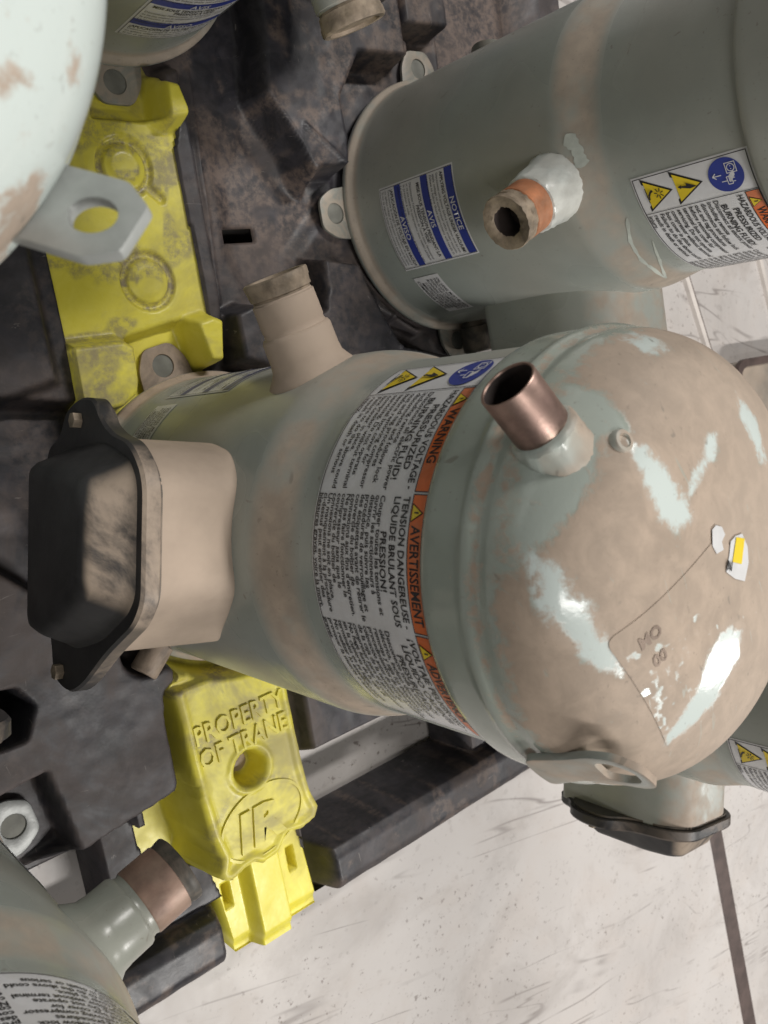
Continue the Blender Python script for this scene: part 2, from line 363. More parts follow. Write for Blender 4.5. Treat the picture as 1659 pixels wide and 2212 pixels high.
def vnoise(U, Vv, sc, seed):
    r = np.random.default_rng(seed); g = r.random((64, 64)); x = U * sc + 100; y = Vv * sc + 100
    xi = np.floor(x).astype(int); yi = np.floor(y).astype(int); fx = sm(x - xi); fy = sm(y - yi)
    G = lambda a, b: g[a % 64, b % 64]
    return (G(xi, yi) * (1 - fx) + G(xi + 1, yi) * fx) * (1 - fy) + (G(xi, yi + 1) * (1 - fx) + G(xi + 1, yi + 1) * fx) * fy - 0.5
def rectp(u0, u1, v0, v1): return [(u0, v0), (u1, v0), (u1, v1), (u0, v1)]

UU = np.arange(-0.30, 0.9801, 0.0020); VV = np.arange(-0.5450, 0.62, 0.0020)
gu, gv = np.meshgrid(UU, VV, indexing='ij')
z = np.full(gu.shape, -0.004) + 0.004 * vnoise(gu, gv, 14, 1)
def raise_(poly, h, w=0.010, rnd=0.0):
    global z
    s = sdf_poly(gu, gv, poly); t = sm(-s / w + 0.15); z = np.where(t > 0, np.maximum(z, z + (h - z) * t), z)
def carve(poly, h, w=0.010):
    global z
    s = sdf_poly(gu, gv, poly); t = sm(-s / w + 0.5); z = np.where(t > 0, np.minimum(z, z + (h - z) * t), z)
def carve_c(c, r, h, w=0.012):
    global z
    s = np.hypot(gu - c[0], gv - c[1]) - r; t = sm(-s / w + 0.5); z = z + (np.minimum(h, z) - z) * t
# raised plateaus (deck coordinates, metres)
raise_([(-0.30, 0.05), (-0.05, 0.02), (0.12, -0.06), (0.20, -0.14), (0.268, -0.204), (0.286, -0.222), (0.284, -0.24), (0.273, -0.247), (0.269, -0.27), (0.269, -0.303), (0.269, -0.324), (0.263, -0.333), (0.183, -0.345), (-0.30, -0.36)], 0.030, 0.007)
raise_([(0.40, 0.052), (0.402, 0.17), (0.40, 0.28), (0.385, 0.30), (0.38, 0.62), (0.18, 0.62), (0.20, 0.0), (0.25, -0.01), (0.39, 0.0)], 0.017, 0.009)
raise_([(0.481, 0.60), (0.470, 0.279), (0.461, 0.226), (0.491, 0.180), (0.507, 0.142), (0.547, 0.142), (0.553, 0.191), (0.552, 0.225), (0.580, 0.262), (0.640, 0.262), (0.640, 0.60)], 0.034, 0.009)
raise_([(0.648, 0.60), (0.639, 0.294), (0.626, 0.268), (0.668, 0.260), (0.690, 0.277), (0.706, 0.30), (0.706, 0.60)], 0.030, 0.008)
raise_([(0.497, 0.092), (0.543, 0.083), (0.552, 0.058), (0.582, 0.002), (0.652, -0.016), (0.655, -0.06), (0.50, -0.10), (0.41, -0.02), (0.395, 0.0), (0.395, 0.05), (0.42, 0.058), (0.455, 0.04), (0.489, 0.045)], 0.032, 0.008)
raise_([(0.40, -0.17), (0.65, -0.13), (0.70, -0.25), (0.66, -0.362), (0.40, -0.362)], 0.020, 0.008)
raise_([(-0.30, 0.10), (0.20, 0.0), (0.245, 0.01), (0.245, 0.60), (-0.30, 0.60)], 0.026, 0.009)
raise_([(0.565, 0.035), (0.62, 0.005), (0.655, 0.012), (0.655, 0.10), (0.56, 0.10)], 0.012, 0.008)
# ridges and dents moulded into the deck
z += 0.007 * sm((0.05 - np.abs(gv - 0.20 - 0.6 * (gu - 0.47))) / 0.05) * sm((0.03 - np.abs(gu - 0.435)) / 0.03) * -1
z += 0.0022 * vnoise(gu, gv, 26, 5) + 0.0007 * vnoise(gu, gv, 110, 11)
for (a_, b_, c_, e_, w_, h_) in ((0.470, 0.33, 0.545, 0.30, 0.004, 0.004), (0.50, 0.20, 0.545, 0.165, 0.003, 0.003), (0.59, 0.10, 0.59, 0.02, 0.003, 0.004), (0.575, 0.0, 0.65, -0.03, 0.003, 0.003), (0.405, 0.06, 0.415, 0.25, 0.003, 0.003)):
    L2 = (c_ - a_) ** 2 + (e_ - b_) ** 2; t_ = np.clip(((gu - a_) * (c_ - a_) + (gv - b_) * (e_ - b_)) / L2, 0, 1)
    z += h_ * sm((w_ - np.hypot(gu - a_ - t_ * (c_ - a_), gv - b_ - t_ * (e_ - b_))) / w_)
# foot channels and seats
for k, c in enumerate(CEN):
    carve_c(c, 0.131, -0.004 if k != 4 else -0.004)
FEET = {'M': R_(26.8), 'R': R_(17.2), 'B': R_(24.8), 'C': R_(14.2), 'A': R_(16), 'E': R_(17)}
for k, nm in enumerate('MRBCAE'):
    for q in range(4):
        a = FEET[nm] + q * math.pi / 2 - PTH; c = CEN[k]; d = (math.cos(a), math.sin(a)); n = (-d[1], d[0])
        P = [(c[0] + d[0] * x + n[0] * y, c[1] + d[1] * x + n[1] * y) for x, y in ((0.10, -0.036), (0.166, -0.034), (0.166, 0.034), (0.10, 0.036))]
        carve(P, -0.004, 0.008)
carve([(0.125, -0.198), (0.158, -0.203), (0.166, -0.217), (0.157, -0.236), (0.13, -0.236)], -0.03, 0.010)
carve_c((0.262, -0.205), 0.018, -0.01, 0.010)
carve([(0.440, 0.062), (0.492, 0.060), (0.490, 0.094), (0.540, 0.14), (0.50, 0.16), (0.462, 0.21), (0.43, 0.17), (0.425, 0.10)], -0.012, 0.020)
shade_fill = (gu > 0.715) & (gu < 0.891) & (gv > 0.22) & (gv < 0.56); z = np.where(shade_fill, -0.06, z)  # pocket closed with a made-up surface standing in for shaded floor
# yellow bar bed
YL = [(-0.60, .318), (-0.552, .318), (-0.49, .312), (-0.44, .300), (-0.425, .246), (-0.345, .240), (-0.333, .268), (-0.27, .270), (-0.247, .274), (-0.235, .283), (-0.215, .284), (-0.19, .27), (-0.12, .262), (0, .254), (.05, .256), (.1, .255), (.3, .262)]
YR = [(-0.60, .415), (-0.552, .415), (-0.49, .410), (-0.44, .405), (-0.415, .400), (-0.38, .392), (-0.3, .387), (-0.2, .382), (0, .375), (.045, .383), (.065, .384), (.18, .380), (.2, .387), (.21, .387), (.235, .380), (.26, .37), (.3, .36)]
yl = np.interp(gv, [p[0] for p in YL], [p[1] for p in YL]); yr = np.interp(gv, [p[0] for p in YR], [p[1] for p in YR])
inb = (gu > yl + 0.002) & (gu < yr - 0.002) & (gv < 0.29)
z = np.where(inb, -0.075, z)
# outer rail and fork pockets
rail = (gv < -0.484)
rz = -0.018 - 0.010 * sm((np.abs(gv + 0.512) - 0.010) / 0.022) - 0.03 * sm((np.abs(gv + 0.512) - 0.0225) / 0.006)
rz = np.where(gu > 0.86, rz, rz)
endR = sm((gu - 0.414) / 0.018); endL = sm((0.312 - gu) / 0.018)
rz = rz - 0.05 * (1 - np.maximum(endR, endL))
z = np.where(rail, rz + 0.0012 * vnoise(gu, gv, 60, 3), z)
rail2 = gu > 0.893
z = np.where(rail2 & ~rail, -0.018 - 0.03 * sm((np.abs(gu - 0.925) - 0.024) / 0.008), z)
step = (gv < -0.362) & (gv >= -0.484) & ~inb; z = np.where(step, np.minimum(z, -0.040), z)
z = np.where((gv < -0.345) & (gu < 0.235) & (gv >= -0.484), np.minimum(z, -0.022), z)
hole = (gu > 0.410) & (gu < 0.655) & (gv > -0.486) & (gv < -0.380)
hole |= (gu > -0.12) & (gu < 0.213) & (gv > -0.486) & (gv < -0.366)
hole |= (gu > 0.715) & (gu < 0.891) & (gv > -0.06) & (gv < 0.04)
hole |= (gu > 0.312) & (gu < 0.414) & (gv < -0.484)
slot = (np.abs(gu - 0.4415) < 0.0185) & (np.abs(gv - 0.1165) < 0.0068)
slot &= np.hypot(np.maximum(np.abs(gu - 0.4415) - 0.013, 0), np.maximum(np.abs(gv - 0.1165) - 0.0015, 0)) < 0.0062
hole |= slot
z = np.where(hole, -0.113, z); z = np.where(slot, -0.016, z)
nu, nv = gu.shape
V = np.stack([gu, gv, z], -1).reshape(-1, 3)
idx = np.arange(nu * nv).reshape(nu, nv)
keep = ~(hole[:-1, :-1] & hole[1:, :-1] & hole[1:, 1:] & hole[:-1, 1:])
inside = inb & (np.roll(inb, 1, 0) & np.roll(inb, -1, 0) & np.roll(inb, 1, 1) & np.roll(inb, -1, 1))
keep &= ~(inside[:-1, :-1] & inside[1:, :-1] & inside[1:, 1:] & inside[:-1, 1:])
quads = np.stack([idx[:-1, :-1], idx[1:, :-1], idx[1:, 1:], idx[:-1, 1:]], -1)[keep]
def np_mesh(name, V, Q):
    me = bpy.data.meshes.new(name); me.vertices.add(len(V)); me.vertices.foreach_set('co', np.asarray(V, np.float32).ravel())
    me.loops.add(Q.size); me.loops.foreach_set('vertex_index', Q.ravel().astype(np.int32))
    me.polygons.add(len(Q)); me.polygons.foreach_set('loop_start', np.arange(0, Q.size, Q.shape[1], dtype=np.int32)); me.polygons.foreach_set('loop_total', np.full(len(Q), Q.shape[1], np.int32))
    me.update(calc_edges=True); me.validate(); return me
dme = np_mesh('deck', V, quads)
dg_ = sm((vnoise(gu, gv, 16, 41) + 0.6 * vnoise(gu, gv, 45, 42) + 0.5 * vnoise(gu, gv, 110, 43) + 0.12) / 0.35) * (0.25 + 0.75 * sm((gv - 0.06) / 0.10) * sm((gu - 0.39) / 0.05))
dg_ *= 0.35 + 0.65 * sm((gv + 0.20) / 0.15) + 0.5 * sm((0.22 - gu) / 0.1) * (gv < -0.1)
dg_ = np.clip(dg_, 0, 0.9); dg_ = np.maximum(dg_, 0.55 * sm((vnoise(gu, gv, 30, 45) + vnoise(gu, gv, 90, 46) - 0.12) / 0.15) * (gv < -0.484))
dg_ = np.clip(dg_ * 1.2 + 0.06, 0, 0.95); dg_ = np.where(shade_fill, 1.0, dg_)  # pocket fill takes full dirt tone to imitate shaded floor
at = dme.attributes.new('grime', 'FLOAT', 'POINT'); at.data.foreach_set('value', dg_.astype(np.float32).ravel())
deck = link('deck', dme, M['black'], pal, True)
# skirt down to the floor all round
P = [(-0.30, -0.545), (0.98, -0.545), (0.98, 0.6175), (-0.30, 0.6175)]
sv = []; sf = []
for k, (a, b) in enumerate(P): sv += [(a, b, -0.055), (a, b, FZ + 0.001)]
for k in range(4): j = (k + 1) % 4; sf.append((2 * k, 2 * k + 1, 2 * j + 1, 2 * j))
sf = sf[1:]
sv2 = sv + [(0.30, -0.545, -0.055), (0.30, -0.545, FZ + .001), (0.42, -0.545, -0.055), (0.42, -0.545, FZ + .001)]
sf += [(0, 1, 9, 8), (10, 11, 3, 2)]
mesh_obj('skirt', sv2, sf, M['black'], pal, False)

# yellow bar: its own moulded sheet
nU, nV = 110, 480
tv = np.linspace(-0.552, 0.285, nV); tu = np.linspace(0, 1, nU)
L = np.interp(tv, [p[0] for p in YL], [p[1] for p in YL]); Rr = np.interp(tv, [p[0] for p in YR], [p[1] for p in YR])
gu = (L[None] + (Rr - L)[None] * tu[:, None]); gv = np.repeat(tv[None], nU, 0)
z = np.full(gu.shape, 0.012)
plate = [(0.27, -0.20), (0.274, -0.272), (0.274, -0.309), (0.276, -0.348), (0.279, -0.383), (0.284, -0.405), (0.279, -0.418), (0.283, -0.428), (0.294, -0.433), (0.308, -0.428), (0.316, -0.427), (0.324, -0.433), (0.345, -0.430), (0.356, -0.418), (0.370, -0.421), (0.388, -0.417), (0.396, -0.405), (0.390, -0.385), (0.387, -0.355), (0.386, -0.318), (0.384, -0.20)]
low = gv < -0.20
z = np.where(low, -0.046, z)
def yraise(poly, h, w=0.008, off=0.1):
    global z
    s = sdf_poly(gu, gv, poly); t = sm(-s / w + off); z = np.maximum(z, z + (h - z) * t)
def ycarve(s, h, w):
    global z
    t = sm(-s / w + 0.5); z = np.where(t > 0, np.minimum(z, z + (h - z) * t), z)
yraise([(0.20, -0.20), (0.20, -0.05), (0.45, -0.05), (0.45, -0.20)], 0.012, 0.006, 0.5)
s = sdf_poly(gu, gv, plate); t = sm((-s + 0.004) / 0.009); z = np.where(low, z + (0.030 - z) * t, z)
z += 0.0025 * sm((0.006 - np.abs(s + 0.009)) / 0.006) * low
yraise([(0.337, -0.56), (0.379, -0.56), (0.376, -0.43), (0.336, -0.43)], -0.028, 0.008, 0.3)
z = np.where((gv < -0.535), z - 0.006 * sm((-0.535 - gv) / 0.012), z)
for cu_ in (0.3195, 0.3945): ycarve(np.maximum(np.abs(gu - cu_) - 0.0035, np.abs(gv + 0.489) - 0.012), -0.078, 0.003)
ycarve(np.hypot(gu - 0.331, gv + 0.339) - 0.0148, 0.004, 0.004)
z += 0.002 * sm((0.004 - np.abs(np.hypot(gu - 0.331, gv + 0.339) - 0.0205)) / 0.004)
ycarve(np.abs(gv + 0.244) - 0.0035, 0.024, 0.004)
for c in (CEN[0], CEN[3]): ycarve(np.hypot(gu - c[0], gv - c[1]) - 0.134, -0.004, 0.010)
for poly in ([(0.246, 0.041), (0.296, 0.041), (0.308, 0.033), (0.306, 0.004), (0.30, -0.02), (0.240, -0.02)], [(0.351, 0.047), (0.376, 0.052), (0.395, 0.044), (0.395, -0.01), (0.352, -0.01), (0.346, 0.014)], [(0.354, 0.238), (0.395, 0.232), (0.395, 0.200), (0.373, 0.196), (0.358, 0.205)], [(0.246, 0.245), (0.310, 0.245), (0.310, 0.215), (0.246, 0.215)]):
    yraise(poly, 0.034, 0.010, 0.2)
for c in (CEN[0], CEN[3]): ycarve(np.hypot(gu - c[0], gv - c[1]) - 0.130, -0.004, 0.008)
for nm, k in (('M', 0), ('C', 3)):
    for q in range(4):
        a = FEET[nm] + q * math.pi / 2 - PTH; c = CEN[k]; d = (math.cos(a), math.sin(a)); n = (-d[1], d[0])
        Pq = [(c[0] + d[0] * x + n[0] * y, c[1] + d[1] * x + n[1] * y) for x, y in ((0.10, -0.028), (0.166, -0.026), (0.166, 0.026), (0.10, 0.028))]
        if d[1] * (1 if nm == 'M' else -1) > 0.5: ycarve(sdf_poly(gu, gv, Pq), -0.003, 0.007)
for (a, b), ta in (((0.334, 0.169), -0.75), ((0.335, 0.081), 2.35)):
    r = np.hypot(gu - a, gv - b); ycarve(np.abs(r - 0.0205) - 0.0028, 0.0085, 0.0022)
    e = (a + 0.036 * math.cos(ta), b + 0.036 * math.sin(ta)); st = (a + 0.021 * math.cos(ta), b + 0.021 * math.sin(ta))
    tt = np.clip(((gu - st[0]) * (e[0] - st[0]) + (gv - st[1]) * (e[1] - st[1])) / 0.015 ** 2, 0, 1)
    ycarve(np.hypot(gu - st[0] - tt * (e[0] - st[0]), gv - st[1] - tt * (e[1] - st[1])) - 0.0034, 0.0085, 0.0022)
    z = np.where((r < 0.0165), z + 0.0015 * sm((0.0165 - r) / 0.006), z)
z += 0.0005 * vnoise(gu, gv, 45, 21)
gr = np.zeros(gu.shape)
for (a, b), up_ in (((0.334, 0.169), -1), ((0.335, 0.081), 1)):
    r = np.hypot(gu - a, gv - b); gr = np.maximum(gr, sm((0.0042 - np.abs(r - 0.0205)) / 0.002))
    r2 = np.hypot(gu - a, gv - b - 0.012 * up_ * -1); gr = np.maximum(gr, 0.9 * sm((0.0135 - r) / 0.003) * sm((r2 - 0.0130) / 0.004))
gr = np.maximum(gr, 0.9 * sm((0.007 - np.abs(gv + 0.250)) / 0.006) * sm((vnoise(gu, gv, 40, 61) + 0.35) / 0.3))
gr = np.maximum(gr, 0.8 * sm((0.030 - np.abs(gv + 0.300)) / 0.03) * sm((vnoise(gu, gv, 55, 62) + 0.02) / 0.25))
gr = np.maximum(gr, 0.75 * sm((vnoise(gu, gv, 30, 63) + 0.5 * vnoise(gu, gv, 80, 65) - 0.08) / 0.14) * (gv > -0.02))
gr = np.maximum(gr, 0.7 * sm((np.hypot((gu - 0.333) / 0.052, (gv + 0.392) / 0.04) - 0.8) / 0.2) * sm((1.2 - np.hypot((gu - 0.333) / 0.052, (gv + 0.392) / 0.04)) / 0.3) * (z > 0.02) * sm((vnoise(gu, gv, 50, 64) + 0.15) / 0.3))
gr = np.maximum(gr, 0.8 * sm((0.013 - np.hypot(gu - 0.331, gv + 0.339)) / 0.003))
V = np.stack([gu, gv, z], -1)
sk0 = V[0].copy(); sk0[:, 2] = -0.085; sk1 = V[-1].copy(); sk1[:, 2] = -0.085
V = np.concatenate([sk0[None], V, sk1[None]], 0); n0 = V.shape[0]
idx = np.arange(n0 * nV).reshape(n0, nV)
Q = np.stack([idx[:-1, :-1], idx[1:, :-1], idx[1:, 1:], idx[:-1, 1:]], -1).reshape(-1, 4)
yme = np_mesh('yellow_bar', V.reshape(-1, 3), Q)
at = yme.attributes.new('grime', 'FLOAT', 'POINT'); at.data.foreach_set('value', np.concatenate([gr[:1] * 0, gr, gr[:1] * 0], 0).astype(np.float32).ravel())
ybar = link('yellow_bar', yme, M['yellow'], pal, True)
yend = mesh_obj('end_face', [(0.318, -0.552, -0.05), (0.415, -0.552, -0.05), (0.415, -0.552, FZ + .001), (0.318, -0.552, FZ + .001)], [(0, 1, 2, 3)], M['yellow'], ybar, False)
# raised lettering and emblem on the bar
def relief(name, geo, h, z0, loc, rot, sx=1.0, mat=None):
    Vt, Ft = geo; bm = bmesh.new(); vs = [bm.verts.new((x * sx, y, 0)) for x, y in Vt]
    for f in Ft:
        try: bm.faces.new([vs[i] for i in f])
        except ValueError: pass
    e = bmesh.ops.extrude_face_region(bm, geom=bm.faces[:])
    bmesh.ops.translate(bm, vec=(0, 0, h), verts=[v for v in e['geom'] if isinstance(v, bmesh.types.BMVert)])
    bm.transform(Matrix.Translation((loc[0], loc[1], z0)) @ Matrix.Rotation(rot, 4, 'Z'))
    return link(name, bm_mesh(bm, name), mat or M['yellow'], ybar, None)
YROT = -0.03
def islands(geo):
    Vt, Ft = geo; par = list(range(len(Vt)))
    def fd(i):
        while par[i] != i: par[i] = par[par[i]]; i = par[i]
        return i
    for f in Ft:
        for j in f[1:]: par[fd(j)] = fd(f[0])
    groups = {}
    for f in Ft: groups.setdefault(fd(f[0]), []).append(f)
    for fs in groups.values():
        ids = sorted({i for f in fs for i in f}); mp = {i: k for k, i in enumerate(ids)}
        yield [tuple(Vt[i]) for i in ids], [tuple(mp[i] for i in f) for f in fs]
for g in islands(text_geo('PROPERTY\nOF TRANE', 0.0235, bold=0.012, lines=0.92, align='CENTER')): relief('raised_letter', g, 0.0030, 0.0292, (0.330, -0.298), 0.03, 0.80)
def ring_geo(a, b, w, n=64):
    Vr = []; Fr = []
    for k in range(n):
        t = 2 * math.pi * k / n; Vr += [(a * math.cos(t), b * math.sin(t)), ((a - w) * math.cos(t), (b - w) * math.sin(t))]
    for k in range(n): j = (k + 1) % n; Fr.append((2 * k, 2 * j, 2 * j + 1, 2 * k + 1))
    return Vr, Fr
relief('emblem_ring', ring_geo(0.0445, 0.0315, 0.0026), 0.0024, 0.0292, (0.333, -0.390), 0.22)
for g in islands(text_geo('IR', 0.046, bold=0.045, shear=0.18, align='CENTER')): relief('emblem_letter', g, 0.0030, 0.0292, (0.328, -0.4075), 0.05, 1.15)
scr = link('screw_head', tube_mesh('screw_head', [(0, 0.0), (0.0001, 0.009), (0.003, 0.0085), (0.004, 0.006), (0.0042, 0.0001)], 24), M['foot_rust'], ybar, None)
scr.matrix_local = Matrix.Translation((0.331, -0.339, 0.0045)) @ Matrix.Rotation(-math.pi / 2, 4, 'Y')

# ------------------------------------------------------------------ compressor meshes (local frame: +X at the warning label's left edge)
R1, R2, R3 = 0.1195, 0.1102, 0.115
prof = [(0.105, 0.001), (0.1225, 0.0005), (0.1250, 0.003), (0.1255, 0.007), (0.1245, 0.0105), (0.1215, 0.0125), (0.1202, 0.016), (0.1195, 0.024), (0.1195, 0.07), (0.1195, 0.13), (0.1195, 0.19), (R1, 0.246)]
for k in range(1, 12):
    t = k / 12; prof.append((R1 + (R2 - R1) * (t * t * (3 - 2 * t)), 0.246 + 0.046 * t))
prof += [(R2, 0.292), (R2, 0.34), (R2, 0.40), (R2, 0.412)]
MESH = {}
MESH['shell'] = lathe_mesh('shell', prof, 160, True, 50)
def zdome(q):
    q = min(max(q / R3, 0), 1); return 0.40 + 0.08 * (1 - q ** 3.2) ** (1 / 3.2)
PIPE0 = (0.0765, 0.0522)
def dome_z(x, y):
    q = math.hypot(x, y); zz = zdome(q)
    dx, dy = x - PIPE0[0], y - PIPE0[1]; a = R_(30); e = dx * math.cos(a) + dy * math.sin(a); f = -dx * math.sin(a) + dy * math.cos(a)
    g = math.exp(-((e + 0.004) / 0.022) ** 2 - (f / 0.026) ** 2)
    return zz + 0.005 * g * (1 if q < 0.108 else max(0, (R3 - q) / 0.007))
def build_dome():
    seg = 220; rows = []
    sk = [(0.1102, 0.3925), (0.1120, 0.3905), (0.1140, 0.3915), (0.1148, 0.394), (0.1150, 0.3985), (0.1150, 0.402)]
    for r, zz in sk: rows.append((r, zz, False))
    for k in range(1, 60):
        ph = (math.pi / 2) * k / 60
        r = R3 * math.cos(ph) ** 0.625; rows.append((r, None, True))
    Vd = []; Fd = []
    for r, zz, d in rows:
        for k in range(seg):
            a = 2 * math.pi * k / seg; x, y = r * math.cos(a), r * math.sin(a)
            zq = dome_z(x, y) if d else zz
            # rolled bead between skirt and crown
            bd = 1 + (0.0016 * math.exp(-((zq - 0.4195) / 0.0022) ** 2) - 0.0012 * math.exp(-((zq - 0.4265) / 0.003) ** 2)) / max(r, 0.02)
            Vd.append((x * bd, y * bd, zq))
    n = len(rows)
    for i in range(n - 1):
        for k in range(seg):
            k2 = (k + 1) % seg; Fd.append((i * seg + k, i * seg + k2, (i + 1) * seg + k2, (i + 1) * seg + k))
    Vd.append((0, 0, dome_z(0, 0))); c = len(Vd) - 1
    for k in range(seg): Fd.append(((n - 1) * seg + k, (n - 1) * seg + (k + 1) % seg, c))
    me = bpy.data.meshes.new('top_cap'); me.from_pydata(Vd, [], Fd); me.update(); return autosmooth(me, 60)
MESH['dome'] = build_dome()
# patches rubbed clean in the dust on the nearest dusty cap (x, y seen from above, metres)
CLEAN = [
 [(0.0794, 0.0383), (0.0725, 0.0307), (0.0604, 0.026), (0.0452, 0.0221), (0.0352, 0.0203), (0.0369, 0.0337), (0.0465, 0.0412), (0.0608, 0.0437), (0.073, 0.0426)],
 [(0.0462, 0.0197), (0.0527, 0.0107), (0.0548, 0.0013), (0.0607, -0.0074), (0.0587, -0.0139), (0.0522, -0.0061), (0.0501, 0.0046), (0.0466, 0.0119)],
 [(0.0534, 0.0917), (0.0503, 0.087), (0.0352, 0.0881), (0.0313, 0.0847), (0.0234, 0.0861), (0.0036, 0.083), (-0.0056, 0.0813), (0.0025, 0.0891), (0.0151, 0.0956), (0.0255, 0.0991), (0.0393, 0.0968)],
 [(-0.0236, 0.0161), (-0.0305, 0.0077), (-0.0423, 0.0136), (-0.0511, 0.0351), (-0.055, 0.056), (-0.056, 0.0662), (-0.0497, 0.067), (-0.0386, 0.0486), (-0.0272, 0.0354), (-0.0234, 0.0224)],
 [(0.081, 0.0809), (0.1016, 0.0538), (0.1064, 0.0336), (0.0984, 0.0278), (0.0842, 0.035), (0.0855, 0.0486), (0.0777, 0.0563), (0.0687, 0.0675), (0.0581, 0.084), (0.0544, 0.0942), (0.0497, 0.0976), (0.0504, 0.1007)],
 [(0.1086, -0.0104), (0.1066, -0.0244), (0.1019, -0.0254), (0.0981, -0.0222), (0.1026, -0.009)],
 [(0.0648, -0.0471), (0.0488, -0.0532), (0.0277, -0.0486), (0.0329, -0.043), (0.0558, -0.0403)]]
MESH['dome_m'] = MESH['dome'].copy()
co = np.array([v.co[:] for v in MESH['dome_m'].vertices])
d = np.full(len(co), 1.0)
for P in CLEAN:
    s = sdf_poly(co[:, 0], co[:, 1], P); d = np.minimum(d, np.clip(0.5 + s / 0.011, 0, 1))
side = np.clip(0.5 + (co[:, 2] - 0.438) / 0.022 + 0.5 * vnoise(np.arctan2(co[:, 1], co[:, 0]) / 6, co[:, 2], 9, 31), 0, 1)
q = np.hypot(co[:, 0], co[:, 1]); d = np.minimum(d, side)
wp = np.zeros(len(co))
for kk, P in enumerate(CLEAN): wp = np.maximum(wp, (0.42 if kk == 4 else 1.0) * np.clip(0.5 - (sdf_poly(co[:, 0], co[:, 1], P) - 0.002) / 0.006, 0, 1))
wp *= np.clip((co[:, 2] - 0.432) / 0.012, 0, 1)  # painted brightness fades out below the crown
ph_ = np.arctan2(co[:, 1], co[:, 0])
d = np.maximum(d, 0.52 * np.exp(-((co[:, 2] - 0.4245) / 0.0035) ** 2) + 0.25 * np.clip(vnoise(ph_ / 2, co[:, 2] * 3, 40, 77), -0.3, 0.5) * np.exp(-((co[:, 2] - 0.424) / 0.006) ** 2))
at = MESH['dome_m'].attributes.new('wiped_bright', 'FLOAT', 'POINT'); at.data.foreach_set('value', wp.astype(np.float32))
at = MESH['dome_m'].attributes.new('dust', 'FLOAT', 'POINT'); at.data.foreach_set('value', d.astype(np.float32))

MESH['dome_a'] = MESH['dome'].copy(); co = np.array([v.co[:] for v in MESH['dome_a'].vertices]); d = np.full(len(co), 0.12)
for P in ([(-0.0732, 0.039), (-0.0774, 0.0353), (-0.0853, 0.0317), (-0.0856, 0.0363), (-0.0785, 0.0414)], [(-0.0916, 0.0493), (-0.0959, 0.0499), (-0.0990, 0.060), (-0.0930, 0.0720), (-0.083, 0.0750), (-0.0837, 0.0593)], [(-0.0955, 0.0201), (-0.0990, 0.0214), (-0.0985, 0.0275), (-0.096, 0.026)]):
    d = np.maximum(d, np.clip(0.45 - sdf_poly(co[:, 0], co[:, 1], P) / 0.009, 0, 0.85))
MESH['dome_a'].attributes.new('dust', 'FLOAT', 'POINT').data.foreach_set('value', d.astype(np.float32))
MESH['dome_a'].attributes.new('wiped_bright', 'FLOAT', 'POINT').data.foreach_set('value', np.ones(len(co), np.float32))  # whole near cap lightened to stand in for glare
# mounting foot: pressed plate with upturned sides
def foot_mesh():
    out = rounded([(0.104, -0.026), (0.138, -0.0225), (0.1535, -0.013), (0.1535, 0.013), (0.138, 0.0225), (0.104, 0.026)], 0.006, 4)
    bm = plate_bm(out, [circle(0.1365, 0, 0.0095, 24)], 0.0038, 0.0008)
    return bm_mesh(bm, 'mounting_foot', 40)
MESH['foot'] = foot_mesh()
MESH['grommet'] = lathe_mesh('grommet', [(0.0001, 0.0005), (0.0094, 0.0005), (0.0094, 0.0022), (0.0060, 0.0026), (0.0001, 0.0026)], 24)
# suction stub (axis +X from the shell)
MESH['stub'] = tube_mesh('suction_stub', [(0.105, 0.030), (0.116, 0.0295), (0.1205, 0.0262), (0.1245, 0.0236), (0.130, 0.0228), (0.1435, 0.0226), (0.1455, 0.0216), (0.1462, 0.0202), (0.1485, 0.0196), (0.150, 0.0202), (0.1665, 0.0200), (0.1672, 0.0190), (0.168, 0.0188)], 56)
MESH['stubcap'] = tube_mesh('end_cap', [(0.166, 0.0182), (0.1692, 0.0184), (0.1698, 0.0198), (0.1745, 0.0200), (0.1755, 0.0206), (0.1795, 0.0208), (0.1805, 0.0200), (0.1805, 0.0165), (0.1785, 0.0155), (0.1780, 0.0001)], 48, jag=0.00025)
MESH['stubweld'] = tube_mesh('weld_collar', [(0.105, 0.0268), (0.117, 0.0264), (0.121, 0.0254), (0.126, 0.0246), (0.131, 0.0238), (0.137, 0.0236), (0.141, 0.0228), (0.145, 0.0226), (0.1475, 0.0218), (0.148, 0.0205)], 56, jag=0.0006)
MESH['stubcopper'] = tube_mesh('copper_sleeve', [(0.140, 0.0205), (0.1655, 0.0205), (0.166, 0.0200), (0.1662, 0.0195)], 48, cap=False)
MESH['stubplug'] = tube_mesh('torn_plug', [(0.160, 0.0198), (0.1668, 0.0198), (0.168, 0.0204), (0.1705, 0.0204), (0.1715, 0.0198), (0.1730, 0.0205), (0.1775, 0.0208), (0.1790, 0.0203), (0.1788, 0.0170), (0.1782, 0.0125), (0.1770, 0.0112)], 48, jag=0.0006, cap=False)
MESH['plugbore'] = tube_mesh('bore', [(0.1772, 0.0114), (0.158, 0.0108), (0.1579, 0.0001)], 36)
MESH['stubbrown'] = tube_mesh('copper_sleeve', [(0.1500, 0.0203), (0.1510, 0.0208), (0.1720, 0.0208), (0.1725, 0.0200)], 48)
